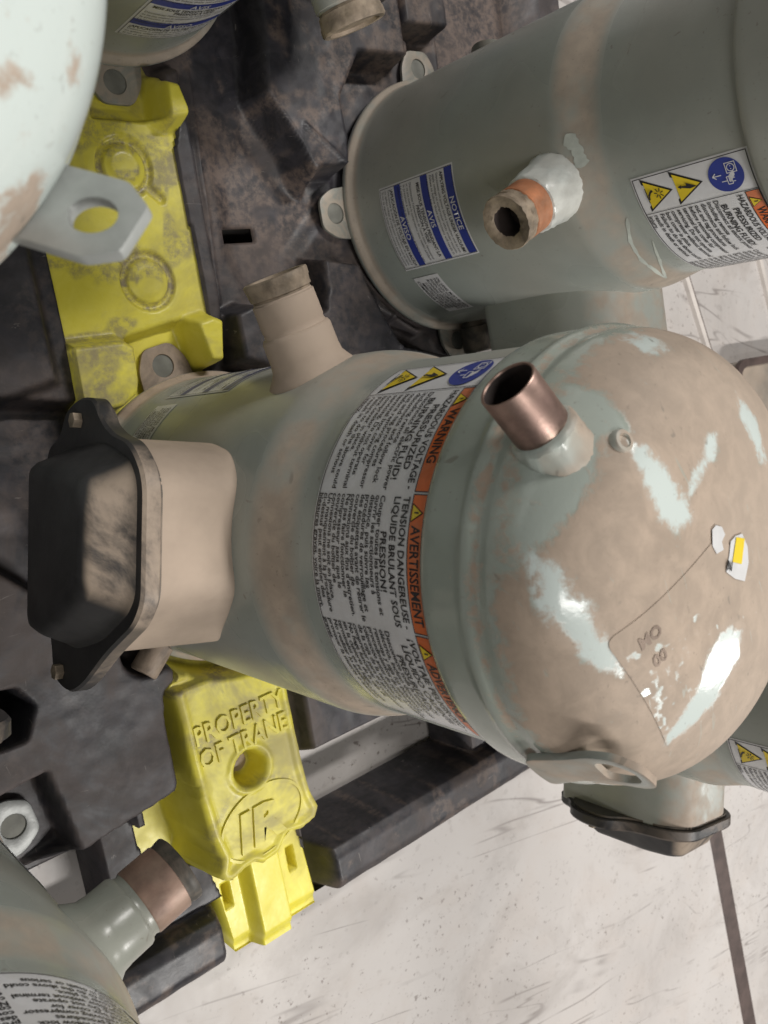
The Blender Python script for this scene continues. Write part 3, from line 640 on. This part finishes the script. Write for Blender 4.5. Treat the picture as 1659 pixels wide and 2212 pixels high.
# discharge pipe
MESH['neck'] = tube_mesh('neck', [(-0.022, 0.0100), (-0.012, 0.0135), (-0.003, 0.0150), (0.003, 0.0162), (0.008, 0.0160), (0.012, 0.0152), (0.016, 0.0150), (0.0195, 0.0148), (0.0200, 0.0152), (0.0215, 0.0146), (0.0226, 0.0136), (0.0230, 0.012)], 48, jag=0.00045)
MESH['pipe'] = tube_mesh('discharge_pipe', [(0.010, 0.0124), (0.0205, 0.0124), (0.0225, 0.0126), (0.0480, 0.0126), (0.0486, 0.0123), (0.0486, 0.0115), (0.0478, 0.0113)], 56, ang=50, cap=False)
MESH['bore'] = tube_mesh('bore', [(0.0478, 0.01135), (0.012, 0.0113), (0.0119, 0.0001)], 48, ang=50)
MESH['valve'] = lathe_mesh('valve_boss', [(0.0058, -0.008), (0.0054, 0.0008), (0.0046, 0.0018), (0.0032, 0.0020), (0.0028, 0.0003), (0.0001, 0.0002)], 24)
# lifting lug, a standing strap with a D-shaped eye, in local (x tangential, y up, z outward)
def lug_mesh():
    out = rounded([(-0.013, 0.0), (0.015, 0.0), (0.0115, 0.018), (0.0145, 0.032), (0.0150, 0.046), (0.008, 0.056), (-0.007, 0.056), (-0.0140, 0.047), (-0.0135, 0.034), (-0.0105, 0.018)], 0.005, 4)
    hole = rounded([(-0.0085, 0.033), (0.0085, 0.032), (0.0105, 0.041), (0.006, 0.050), (-0.005, 0.051), (-0.0098, 0.042)], 0.0045, 5)
    bm = plate_bm(out, [hole], 0.0038, 0.0005)
    bmesh.ops.subdivide_edges(bm, edges=[e for e in bm.edges if e.calc_length() > 0.012], cuts=2)
    for v in bm.verts:
        t = v.co.y / 0.060; v.co.z += 0.0045 * t - 0.003 * math.sin(t * 3.1)
        v.co.z -= v.co.x ** 2 / (2 * 0.116) * (1 - t * 0.7)
    return bm_mesh(bm, 'lifting_lug', 30)
def tab_mesh():
    out = rounded([(-0.0135, -0.018), (0.0135, -0.014), (0.0135, 0.012), (0.0075, 0.0220), (-0.0085, 0.0220), (-0.0135, 0.012)], 0.0015, 2)
    return bm_mesh(plate_bm(out, [[(x * 0.75, y) for x, y in circle(0, 0.0075, 0.0080, 28)]], 0.0042, 0.0004), 'lifting_lug', 30)
MESH['tab'] = tab_mesh()
MESH['lug'] = lug_mesh()
# terminal box: prism along local +X, cross-section in (p, z)
BODY = [(-0.0555, 0.090), (-0.0560, 0.180), (-0.0490, 0.213), (-0.0320, 0.2325), (0.0320, 0.2325), (0.0490, 0.214), (0.0750, 0.174), (0.0800, 0.120), (0.062, 0.090)]
LIP = [(-0.074, 0.118), (-0.0815, 0.140), (-0.0795, 0.164), (-0.0660, 0.176), (-0.0575, 0.192), (-0.0520, 0.2180), (-0.0330, 0.2370), (0.0360, 0.2370), (0.0500, 0.2265), (0.0720, 0.189), (0.0970, 0.154), (0.1075, 0.130), (0.1020, 0.102), (0.080, 0.098), (0.056, 0.084), (-0.050, 0.084), (-0.058, 0.108)]
def extr(poly, x0, x1, inset0=0.0, inset1=0.0, bev=0.0, name='m', rad=0.006, rings=None):
    poly = rounded(poly, rad, 5); c = Vector((sum(p[0] for p in poly) / len(poly), sum(p[1] for p in poly) / len(poly)))
    rings = rings or [(x0, inset0), (x1, inset1)]
    Vv = []; Fv = []; n = len(poly)
    for x, ins in rings:
        for i, p in enumerate(poly):
            pp = Vector(p); dd = (pp - c); k = max(0.0, 1 - ins / max(dd.length, 1e-6)); Vv.append((x, c.x + dd.x * k, c.y + dd.y * k))
    for r in range(len(rings) - 1):
        for i in range(n): j = (i + 1) % n; Fv.append((r * n + i, r * n + j, (r + 1) * n + j, (r + 1) * n + i))
    Fv.append(tuple(range(n))); Fv.append(tuple((len(rings) - 1) * n + i for i in range(n)))
    bm = bmesh.new(); vs = [bm.verts.new(v) for v in Vv]
    for f in Fv: bm.faces.new([vs[i] for i in f])
    return bm_mesh(bm, name, 32)
MESH['box'] = extr(BODY, 0.085, 0.168, name='terminal_box', rad=0.011)
MESH['lip'] = extr(LIP, 0, 0, name='cover_lip', rad=0.012, rings=[(0.1655, 0.0012), (0.1665, 0.0), (0.1745, 0.0), (0.1765, 0.0015)])
MESH['gasket'] = extr(LIP, 0, 0, name='gasket', rad=0.012, rings=[(0.1632, 0.0045), (0.1658, 0.0045)])
DOM = [(-0.048, 0.108), (-0.0530, 0.185), (-0.0430, 0.2180), (-0.0300, 0.2290), (0.0330, 0.2290), (0.0440, 0.2200), (0.0650, 0.184), (0.0770, 0.140), (0.072, 0.108)]
MESH['coverdome'] = extr(DOM, 0, 0, name='cover', rad=0.012, rings=[(0.1755, -0.0005), (0.1780, 0.0010), (0.1800, 0.0030), (0.1960, 0.0120), (0.2000, 0.0165), (0.2020, 0.0240)])
def bolt_mesh():
    hexp = [(0.0052 * math.cos(k * math.pi / 3), 0.0052 * math.sin(k * math.pi / 3)) for k in range(6)]
    bm = plate_bm(hexp, [], 0.0055, 0.0004); bm.transform(Matrix.Rotation(math.pi / 2, 4, 'Y')); return bm_mesh(bm, 'bolt', 25)
MESH['bolt'] = bolt_mesh()
MESH['drain'] = tube_mesh('oil_plug', [(0.110, 0.0130), (0.124, 0.0130), (0.125, 0.0165), (0.150, 0.0165), (0.1515, 0.0150), (0.1515, 0.0080), (0.148, 0.0001)], 32)
MESH['sight'] = tube_mesh('sight_glass', [(0.110, 0.020), (0.136, 0.020), (0.139, 0.0225), (0.150, 0.0225), (0.151, 0.021), (0.151, 0.0001)], 40)

# ------------------------------------------------------------------ label prints
LW, LH = 0.2325, 0.088; LZ = 0.302
W = Flat(); W.rect(0, LW, 0, LH, 0.004); MESH['w_sheet'] = weld(W.wrap('warning_label', R2, 0.0004))
T = Flat(); B = T; B.frame(0.0012, LW - 0.0012, 0.0012, LH - 0.0012, 0.0006); B.rect(0.0288, 0.0293, 0.0018, LH - 0.0018)
cols = [(0.0302, 0.0895), (0.0912, 0.1568), (0.1585, 0.2290)]
for a, b in cols: B.frame(a - 0.0004, b + 0.0004, 0.0765, 0.0864, 0.0005)
for i, (a, b) in enumerate(cols):
    O = Flat(); O.rect(a, b, 0.0769, 0.0860, 0.004); MESH['w_orange%d' % i] = weld(O.wrap('orange_band', R2, 0.0006))
heads = ['WARNING', 'AVERTISSEMENT', 'ADVERTENCIA']
for (a, b), h, w in zip(cols, heads, (0.031, 0.0475, 0.041)): T.text(h, a + 0.0145, 0.0787, 0.0085, w, bold=0.018)
hd = [['HAZARDOUS VOLTAGE -', 'PRESSURIZED', 'BURNING FLUID!'], ['TENSION DANGEREUSE -', 'LIQUIDE BRULANT SOUS', 'PRESSION!'], ['¡VOLTAJE PELIGROSO -', 'LÍQUIDO CALIENTE', 'PRESURIZADO!']]
for (a, b), ls in zip(cols, hd):
    for i, l in enumerate(ls):
        V_, F_ = text_geo(l, 0.0064, bold=0.016); w = V_[:, 0].max()
        k = min(1, (b - a - 0.002) / w); i0 = len(T.V); off = (b - a) / 2 - w * k / 2
        T.V += [(a + off + x * k, 0.0702 - i * 0.0067 + y) for x, y in V_]; T.F += [tuple(i0 + q_ for q_ in f) for f in F_]
bodies = ['Disconnect all electric power\nincluding remote\ndisconnects and follow lock\nout and tag procedures\nbefore removing compressor\nterminal box cover for\nservicing. Do not operate\ncompressor without terminal\nbox cover in place.\nFailure to do the above could\nresult in death or serious\ninjury.',
 "Couper toutes les tensions et\nouvrir les sectionneurs à\ndistance, puis suivre les\nprocédures de verrouillage et\ndes étiquettes avant de retirer le\ncouvercle du boîtier de\nconnexions aux fins d'entretien.\nNe pas faire fonctionner le\ncompresseur sans que le\ncouvercle du boîtier de\nconnexions ne soit en place.\nUn manquement à la procédure\nci-dessus peut entraîner des\nblessures graves, voire la mort.",
 'Desconecte toda la energía\neléctrica, incluso desconexiones\nremotas y siga los bloqueos y\nprocedimientos de advertencia y\ncolocación antes de retirar la cubierta\nde la caja de la terminal del\ncompresor para el servicio.\nNo haga funcionar el compresor\nsin la cubierta de la caja de\nterminales en su lugar.\nNo realizar lo antedicho puede\nprovocar la muerte o lesiones\ngraves.']
for (a, b), tx in zip(cols, bodies):
    ls = tx.split('\n'); sp = 0.0508 / (len(ls) - 1)
    for i, l in enumerate(ls): T.text(l, a + 0.0008, 0.0531 - i * sp, 0.0049, b - a - 0.001, bold=0.016)
# pictogram black parts
def tri(cx, cy, s): return [(cx - s, cy - s * 0.82), (cx + s, cy - s * 0.82), (cx, cy + s * 0.92)]
Tk = Flat(); Ty = Flat(); Tb = Flat(); Tw = Flat()
for cy in (0.0175, 0.0405):
    T.poly(tri(0.0148, cy, 0.0128)); Ty = Flat(); Ty.poly(tri(0.0148, cy, 0.0104)); MESH['w_tri%d' % int(cy * 1e4)] = Ty.wrap('yellow_triangle', R2, 0.0011)
Ty = Flat()
for a, b in cols: T.poly(tri(a + 0.0085, 0.0812, 0.0046)); Ty.poly(tri(a + 0.0085, 0.0812, 0.0037)); Tk.poly([(a + 0.0082, 0.0800), (a + 0.0088, 0.0800), (a + 0.0089, 0.0828), (a + 0.0081, 0.0828)])
Tk.poly([(0.0165, 0.0475), (0.0125, 0.0402), (0.0146, 0.0402)]); Tk.poly([(0.0165, 0.0475), (0.0146, 0.0402), (0.0172, 0.0420)]); Tk.poly([(0.0146, 0.0402), (0.0172, 0.0420), (0.0150, 0.0352), (0.0140, 0.0358)])
Tk.poly([(0.0132, 0.0365), (0.0160, 0.0358), (0.0142, 0.0335)])
for k in range(7):
    a = k * 0.9; Tk.line((0.0148 + 0.0012 * math.cos(a), 0.0185 + 0.0012 * math.sin(a)), (0.0148 + 0.0042 * math.cos(a), 0.0185 + 0.0036 * math.sin(a)), 0.0007)
Tk.poly(circle(0.0120, 0.0135, 0.0010, 10)); Tk.line((0.0120, 0.0128), (0.0150, 0.0105), 0.0015); Tk.line((0.0150, 0.0105), (0.0180, 0.0100), 0.0012); Tk.rect(0.009, 0.0205, 0.0087, 0.0094)
Tb.poly(circle(0.0148, 0.0690, 0.0122, 40))
Tw.frame(0.0065, 0.0140, 0.0700, 0.0775, 0.0006); Tw.V += []
i0 = len(Tw.V); rv, rf = ring_geo(0.0028, 0.0028, 0.0006, 24); Tw.V += [(0.01025 + x, 0.07375 + y) for x, y in rv]; Tw.F += [tuple(i0 + q_ for q_ in f) for f in rf]
for dx in (-0.0010, 0.0010): Tw.poly(circle(0.01025 + dx, 0.07375, 0.0004, 8))
Tw.line((0.0160, 0.0722), (0.0215, 0.0722), 0.0006); Tw.line((0.0160, 0.0690), (0.0215, 0.0690), 0.0006); Tw.line((0.0160, 0.0690), (0.0160, 0.0722), 0.0006); Tw.line((0.0215, 0.0690), (0.0215, 0.0722), 0.0006)
Tw.line((0.0175, 0.0722), (0.0175, 0.0745), 0.0006); Tw.line((0.0200, 0.0722), (0.0200, 0.0745), 0.0006); Tw.line((0.01875, 0.0690), (0.01875, 0.0650), 0.0006)
Tw.line((0.0140, 0.0660), (0.0140, 0.0600), 0.0007); Tw.line((0.0140, 0.0598), (0.0120, 0.0622), 0.0007); Tw.line((0.0140, 0.0598), (0.0160, 0.0622), 0.0007)
MESH['w_text'] = T.wrap('black_print', R2, 0.0008); MESH['w_yel'] = Ty.wrap('small_triangles', R2, 0.0011); MESH['w_ink2'] = Tk.wrap('pictogram_ink', R2, 0.0014)
MESH['w_blue'] = Tb.wrap('blue_disc', R2, 0.0008); MESH['w_white'] = Tw.wrap('plug_pictogram', R2, 0.0012)
# notice label on the lower shell
NS, NW, NH, NZ = -0.0559, 0.0784, 0.0960, 0.0505
N = Flat(); N.rect(0, NW, 0, NH, 0.004); MESH['n_sheet'] = weld(N.wrap('notice_label', R1, 0.0004))
for i, (y0, y1) in enumerate(((0.0855, 0.0942), (0.0557, 0.0643), (0.0208, 0.0290))):
    Nb = Flat(); Nb.rect(0.0022, NW - 0.0022, y0, y1, 0.004); MESH['n_blue%d' % i] = weld(Nb.wrap('blue_band', R1, 0.0007))
Nt = Flat(); Nt.frame(0.0016, NW - 0.0016, 0.0014, NH - 0.0012, 0.0005)
Nt.text('APPLYING VOLTAGE UNDER VACUUM!', 0.004, 0.0798, 0.0052, NW - 0.008, bold=0.018)
Nt.text('MISE SOUS TENSION PENDANT LA', 0.006, 0.0500, 0.0052, NW - 0.012, bold=0.018); Nt.text('PRESSION À VIDE!', 0.024, 0.0452, 0.0052, 0.034, bold=0.018)
Nt.text('¡APLICACIÓN DE VOLTAJE EN VACÍO!', 0.004, 0.0153, 0.0052, NW - 0.008, bold=0.018)
for y, ls in ((0.0752, ['Disconnect unit power before evacuation and do not', 'apply voltage to compressor while under vacuum.', 'Failure to follow these instructions will result in', 'compressor failure.']),
              (0.0412, ["Déconnecter l'alimentation de l'unité avant l'évacuation", 'et ne pas mettre le compresseur sous tension pendant', 'la pression à vide.', 'Le non-respect de ces consignes entraînera une', 'défaillance du compresseur.']),
              (0.0118, ['Desconecte la energía de la unidad antes de evacuar y', 'no aplique voltaje al compresor mientras esté en vacío.', 'Si no se siguen estas instrucciones puede ocurrir'])):
    for i, l in enumerate(ls): Nt.text(l, 0.004, y - i * 0.0040, 0.0037, NW - 0.009)
MESH['n_text'] = Nt.wrap('black_print', R1, 0.0008)
Nw = Flat()
for s_, x, y in (('NOTICE', 0.026, 0.0872), ('AVIS', 0.031, 0.0574), ('AVISO', 0.029, 0.0223)): Nw.text(s_, x, y, 0.0078, 0.028, bold=0.012)
MESH['n_white'] = Nw.wrap('white_print', R1, 0.0011)
OS, OW, OH, OZ = 0.0321, 0.0540, 0.0330, 0.0525
Ow = Flat(); Ow.rect(0, OW, 0, OH, 0.004); MESH['o_sheet'] = weld(Ow.wrap('oil_label', R1, 0.0004))
Ot = Flat()
for i, l in enumerate(['OIL LEVEL MUST BE SEEN', 'THROUGH THE SIGHT GLASS', 'WHEN THE COMPRESSOR IS', 'RUNNING UNDER STABLE', 'CONDITIONS AFTER', 'MINUTES AFTER THE', 'COMPRESSOR STARTS']): Ot.text(l, 0.004 + 0.003 * (i in (4, 5)), 0.0275 - i * 0.0042, 0.0043, OW - 0.007, bold=0.012)
MESH['o_text'] = Ot.wrap('black_print', R1, 0.0008)

# ------------------------------------------------------------------ assembling one compressor
GRP = 'compressors standing on the pallet'
def compressor(label, c, ref, feet, shell_mat, dome_mat, dome='dome', stub='cap', stub_z=0.24, stub_p=-0.011, box_mat=None, dusty=False, foot_mat=None, sel='all', stub_mat=None, box_rel=62):
    root = empty('refrigeration_compressor', label, 'compressor', (c[0], c[1], 0.0), R_(ref), GRP)
    P_ = lambda nm, key, mat, par=root: inst(nm, MESH[key], mat, par)
    P_('shell', 'shell', shell_mat)
    P_('top_cap', dome, dome_mat)
    fm = foot_mat or M['foot']
    for k in range(4):
        f = P_('mounting_foot', 'foot', fm); f.rotation_euler = (0, 0, R_(feet - ref) + k * math.pi / 2)
        g = P_('grommet', 'grommet', M['rubber'], f); g.location = (0.1365, 0, 0)
    rot = Matrix.Rotation(0, 4, 'Z'); loc = Matrix.Translation((0, stub_p, stub_z))
    if stub == 'brown':
        s_ = P_('suction_stub', 'stub', stub_mat or shell_mat); s_.matrix_local = loc; P_('copper_sleeve', 'stubbrown', M['copper_brown'], s_); P_('end_cap', 'stubcap', M['plug'], s_)
    elif stub == 'cap':
        s_ = P_('suction_stub', 'stub', stub_mat or shell_mat); s_.matrix_local = loc; P_('end_cap', 'stubcap', M['brass'], s_)
    else:
        s_ = P_('suction_stub', 'stubweld', M['grey_weld']); s_.matrix_local = loc; P_('copper_sleeve', 'stubcopper', M['copper_old'], s_); P_('torn_plug', 'stubplug', M['brass'], s_); P_('bore', 'plugbore', M['bore'], s_)
    p_ = P_('discharge_pipe', 'pipe', M['copper'])
    a = R_(23); p_.matrix_local = Matrix.Translation((PIPE0[0], PIPE0[1], 0.4478)) @ Matrix.Rotation(a, 4, 'Z') @ Matrix.Rotation(R_(2), 4, 'Y')
    P_('bore', 'bore', M['bore'], p_)
    P_('neck', 'neck', M['grey_weld'] if dome != 'dome_m' else M['paint_neck'], p_)
    vb = P_('valve_boss', 'valve', dome_mat if dome != 'dome_m' else M['paint_neck']); vb.matrix_local = Matrix.Translation((0.0815, 0.0410, dome_z(0.0815, 0.0410) - 0.0005)) @ Matrix.Rotation(R_(20), 4, 'Y')
    def lug_at(key, az, r, zz, tilt, mat):
        l_ = P_('lifting_lug', key, mat); a = R_(az); ca, sa = math.cos(a), math.sin(a); ct, st_ = math.cos(tilt), math.sin(tilt)
        X = Vector((-sa, ca, 0)); Y = Vector((-ca * st_, -sa * st_, ct)); Z = X.cross(Y)
        l_.matrix_local = Matrix(((X.x, Y.x, Z.x, r * ca), (X.y, Y.y, Z.y, r * sa), (X.z, Y.z, Z.z, zz), (0, 0, 0, 1)))
    if sel == 'near': lug_at('tab', -27 - ref, 0.119, 0.436, R_(-36), M['lug_shaded_grey'])
    else: lug_at('lug', 117, 0.1165, 0.424, R_(17), M['paint_dusty'] if dome == 'dome_m' else shell_mat)
    bx = P_('terminal_box', 'box', box_mat or shell_mat); bx.rotation_euler = (0, 0, R_(box_rel))
    P_('cover_lip', 'lip', M['cover'] if dusty else M['gasket'], bx); P_('cover', 'coverdome', M['cover'], bx); P_('gasket', 'gasket', M['plug'], bx)
    for py, pz in ((-0.0665, 0.143), (0.0945, 0.118)):
        b_ = P_('bolt', 'bolt', M['brass'], bx); b_.location = (0.1765, py, pz)
    d_ = P_('oil_plug', 'drain', M['plug']); d_.matrix_local = Matrix.Rotation(R_(72), 4, 'Z') @ Matrix.Translation((0, 0, 0.024))
    d2 = P_('oil_plug', 'drain', M['foot_rust']); d2.matrix_local = Matrix.Rotation(R_(119), 4, 'Z') @ Matrix.Translation((-0.004, 0, 0.030)) @ Matrix.Diagonal((1, 0.7, 0.7, 1))
    g_ = P_('sight_glass', 'sight', M['foot']); g_.matrix_local = Matrix.Rotation(R_(226), 4, 'Z') @ Matrix.Translation((0, 0, 0.055))
    if sel != 'near':
        w = P_('warning_label', 'w_sheet', M['label']); w.location = (0, 0, LZ)
        for nm, key, mt in [('orange_band', 'w_orange%d' % i, M['orange']) for i in range(3)] + [('yellow_triangle', 'w_tri175', M['yellowp']), ('yellow_triangle', 'w_tri405', M['yellowp']), ('blue_disc', 'w_blue', M['blue'])]:
            P_(nm, key, mt, w)
        for nm, key, mt in (('black_print', 'w_text', M['ink']), ('small_triangles', 'w_yel', M['yellowp']), ('pictogram_ink', 'w_ink2', M['ink']), ('plug_pictogram', 'w_white', M['label'])):
            P_(nm, key, mt, w)['kind'] = 'stuff'
        n_ = P_('notice_label', 'n_sheet', M['label_dusty'] if dusty else M['label']); n_.location = (0, 0, NZ); n_.rotation_euler = (0, 0, NS / R1)
        for i in range(3): P_('blue_band', 'n_blue%d' % i, M['blue_dusty'] if dusty else M['blue'], n_)
        for nm, key, mt in (('black_print', 'n_text', M['ink']), ('white_print', 'n_white', M['label'])): P_(nm, key, mt, n_)['kind'] = 'stuff'
        o_ = P_('oil_label', 'o_sheet', M['label_dusty'] if dusty else M['label']); o_.location = (0, 0, OZ); o_.rotation_euler = (0, 0, OS / R1)
        P_('black_print', 'o_text', M['ink'], o_)['kind'] = 'stuff'
    return root
M['paint_neck'] = paint('mint_neck', 0.9, 0.9, base=(0.46, 0.52, 0.48), rough=0.25)
cm = compressor('dusty mint compressor in the centre with bright copper pipe on its partly cleaned dome', MC, 121.0, 116.8, M['paint_dusty'], M['paint_dome'], 'dome_m', 'cap', 0.222, 0.003, M['box_dusty'], True, M['foot_rust'], stub_mat=M['box_dusty'])
cr = compressor('clean grey-green compressor with open copper stub and sharp blue notice label', RC, 218.8, 197.2, M['paint'], M['paint'], 'dome', 'plug', 0.240, -0.011, box_mat=M['paint_box'], box_rel=71)
cb = compressor('grey-green compressor at the lower left corner, its warning print upside down', BC, 32.0, 24.8, M['paint'], M['paint'], 'dome', 'brown', 0.215, 0.0, foot_mat=M['zinc'], stub_mat=M['paint_clean'])
cc = compressor('compressor at the top left corner showing only its base and notice label', CC, 302.7, 284.2, M['paint'], M['paint'], 'dome', 'cap', 0.24, -0.008)
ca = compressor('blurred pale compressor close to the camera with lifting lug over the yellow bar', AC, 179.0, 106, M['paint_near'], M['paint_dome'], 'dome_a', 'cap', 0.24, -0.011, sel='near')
ce = compressor('compressor mostly hidden behind the dusty dome, its terminal box over bare floor', EC, 207.0, 197, M['paint'], M['paint'], 'dome', 'cap', 0.24, -0.011, box_mat=M['paint_box'], box_rel=66)

# stickers on the dusty cap
def patch_on_dome(name, poly, off, mat, parent, n=26):
    xs = [p[0] for p in poly]; ys = [p[1] for p in poly]
    bm = bmesh.new(); vs = [bm.verts.new((x, y, 0)) for x, y in poly]; bm.faces.new(vs)
    for ax, lo, hi in ((0, min(xs), max(xs)), (1, min(ys), max(ys))):
        for k in range(1, n):
            c = lo + (hi - lo) * k / n; co = [0, 0, 0]; co[ax] = c; no = [0, 0, 0]; no[ax] = 1
            bmesh.ops.bisect_plane(bm, geom=bm.verts[:] + bm.edges[:] + bm.faces[:], plane_co=co, plane_no=no)
    for v in bm.verts: v.co.z = dome_z(v.co.x, v.co.y) + off
    bmesh.ops.recalc_face_normals(bm, faces=bm.faces[:])
    for f in bm.faces:
        if f.normal.z < 0: f.normal_flip()
    me = bpy.data.meshes.new(name); bm.to_mesh(me); bm.free(); return link(name, me, mat, parent, True)
K = Vector((0.0121, 0.0857)); eA = Vector((0.10, -0.995)).normalized(); eB = Vector((-0.962, -0.272)).normalized()
def SK(a, b): p = K + eA * a + eB * b; return (p.x, p.y)
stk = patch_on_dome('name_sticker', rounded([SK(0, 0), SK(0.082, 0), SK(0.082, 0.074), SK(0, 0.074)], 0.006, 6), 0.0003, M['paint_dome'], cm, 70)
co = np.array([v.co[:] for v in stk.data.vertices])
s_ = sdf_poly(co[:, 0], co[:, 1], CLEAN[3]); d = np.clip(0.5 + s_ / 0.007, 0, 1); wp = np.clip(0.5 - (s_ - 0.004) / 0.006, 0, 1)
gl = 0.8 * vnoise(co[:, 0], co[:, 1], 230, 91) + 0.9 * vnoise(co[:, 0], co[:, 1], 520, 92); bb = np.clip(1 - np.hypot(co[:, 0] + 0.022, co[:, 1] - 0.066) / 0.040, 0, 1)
gg = np.clip((gl + 0.6 * bb - 0.48) / 0.25, 0, 1); d = np.minimum(d, 1 - 0.52 * gg); wp = np.maximum(wp, gg)  # pale specks paint in glints of foil under thin dust
stk.data.attributes.new('dust', 'FLOAT', 'POINT').data.foreach_set('value', d.astype(np.float32)); stk.data.attributes.new('wiped_bright', 'FLOAT', 'POINT').data.foreach_set('value', wp.astype(np.float32))
def dome_text(st, pos, size, rot, mat, par, off=0.0006):
    Vt, Ft = text_geo(st, size, bold=0.03); c, s_ = math.cos(rot), math.sin(rot)
    pts = [(pos[0] + x * c - y * s_, pos[1] + x * s_ + y * c) for x, y in Vt]
    me = bpy.data.meshes.new('faint_print'); me.from_pydata([(x, y, dome_z(x, y) + off) for x, y in pts], [], Ft); me.update(); o = link('faint_print', me, mat, par, True); o['kind'] = 'stuff'; return o
dome_text('MO', SK(0.010, 0.014), 0.008, math.atan2(eA.y, eA.x), M['emboss'], stk)
dome_text('00', SK(0.011, 0.026), 0.008, math.atan2(eA.y, eA.x), M['emboss'], stk)
tg = patch_on_dome('torn_tag', [(0.0125, 0.0006), (0.0128, -0.004), (0.0109, -0.0099), (0.003, -0.0118), (-0.0044, -0.0095), (-0.0106, -0.0031), (-0.005, 0.004), (0.0017, 0.0094), (0.0074, 0.0042)], 0.0007, M['label_dusty'], cm, 10)
patch_on_dome('yellow_stripe', [(0.0122, -0.0042), (0.008, -0.0104), (-0.0015, -0.0034), (0.0035, 0.0033)], 0.0010, M['yellowp'], tg, 6)
dome_text('N', (0.0035, 0.0033), 0.006, 0.9, M['ink'], tg, 0.0013)
patch_on_dome('torn_tag', [(0.0248, 0.0118), (0.0252, 0.0083), (0.0222, 0.0043), (0.0177, 0.0034), (0.0162, 0.0071), (0.0121, 0.0073), (0.0133, 0.0131), (0.0181, 0.0146)], 0.0007, M['label_dusty'], cm, 8)

# pale scuffs on the clean compressor's shoulder
def prof_r(zz):
    t = min(max((zz - 0.246) / 0.046, 0), 1); return R1 + (R2 - R1) * t * t * (3 - 2 * t)
def scuff(pts, w):
    Vs = []; Fs = []; sub = []
    for i in range(len(pts) - 1):
        for k in range(6): t = k / 6; sub.append((pts[i][0] * (1 - t) + pts[i + 1][0] * t, pts[i][1] * (1 - t) + pts[i + 1][1] * t))
    sub.append(pts[-1])
    for i, (a, zz) in enumerate(sub):
        j = min(i + 1, len(sub) - 1); h = max(0, j - 1); da = (sub[j][0] - sub[h][0]) * 0.002; dz = sub[j][1] - sub[h][1]; L_ = math.hypot(da, dz) + 1e-9
        ww = w * random.uniform(0.5, 1.2) * (0.35 if i in (0, len(sub) - 1) else 1)
        for sg in (-1, 1):
            aa = R_(a) + sg * ww * (dz / L_) / 0.115; z2 = zz - sg * ww * (da / L_); r = prof_r(z2) + 0.0004; Vs.append((r * math.cos(aa), r * math.sin(aa), z2))
    for i in range(len(sub) - 1): Fs.append((2 * i, 2 * i + 1, 2 * i + 3, 2 * i + 2))
    return mesh_obj('paint_scuff', Vs, Fs, M['scuff'], cr, True)
M['scuff'] = simple('pale_scuff', (0.50, 0.53, 0.48), 0.5, var=0.2)
scuff([(14.3, 0.2875), (24.7, 0.280), (36.0, 0.2764), (45.1, 0.2764), (57.7, 0.2723)], 0.0014)
scuff([(28.1, 0.2952), (40.4, 0.2871), (57.7, 0.2723)], 0.0012)
scuff([(-22, 0.262), (-16, 0.2685), (-9.5, 0.2700)], 0.0052)
# low tray on the floor at the far edge
M['tray'] = simple('tray_grey', (0.30, 0.265, 0.225), 0.5, var=0.3, scale=9, bump=0.2, dust=0.5)
tr = empty('metal_tray', 'grey-brown tray with dark rim on the floor behind the dusty dome', 'tray', (1.56, 0.275, FZ), R_(14))
bm = plate_bm(rounded([(-0.16, -0.055), (0.25, -0.055), (0.25, 0.055), (-0.16, 0.055)], 0.03, 5), [], 0.035, 0.006); link('body', bm_mesh(bm, 'body'), M['tray'], tr, None)
bm = plate_bm(rounded([(-0.165, -0.06), (0.255, -0.06), (0.255, 0.06), (-0.165, 0.06)], 0.032, 5), [rounded([(-0.152, -0.047), (0.242, -0.047), (0.242, 0.047), (-0.152, 0.047)], 0.024, 5)], 0.008, 0.001)
rm = link('rim', bm_mesh(bm, 'rim'), M['joint'], tr, None); rm.location = (0, 0, 0.031)
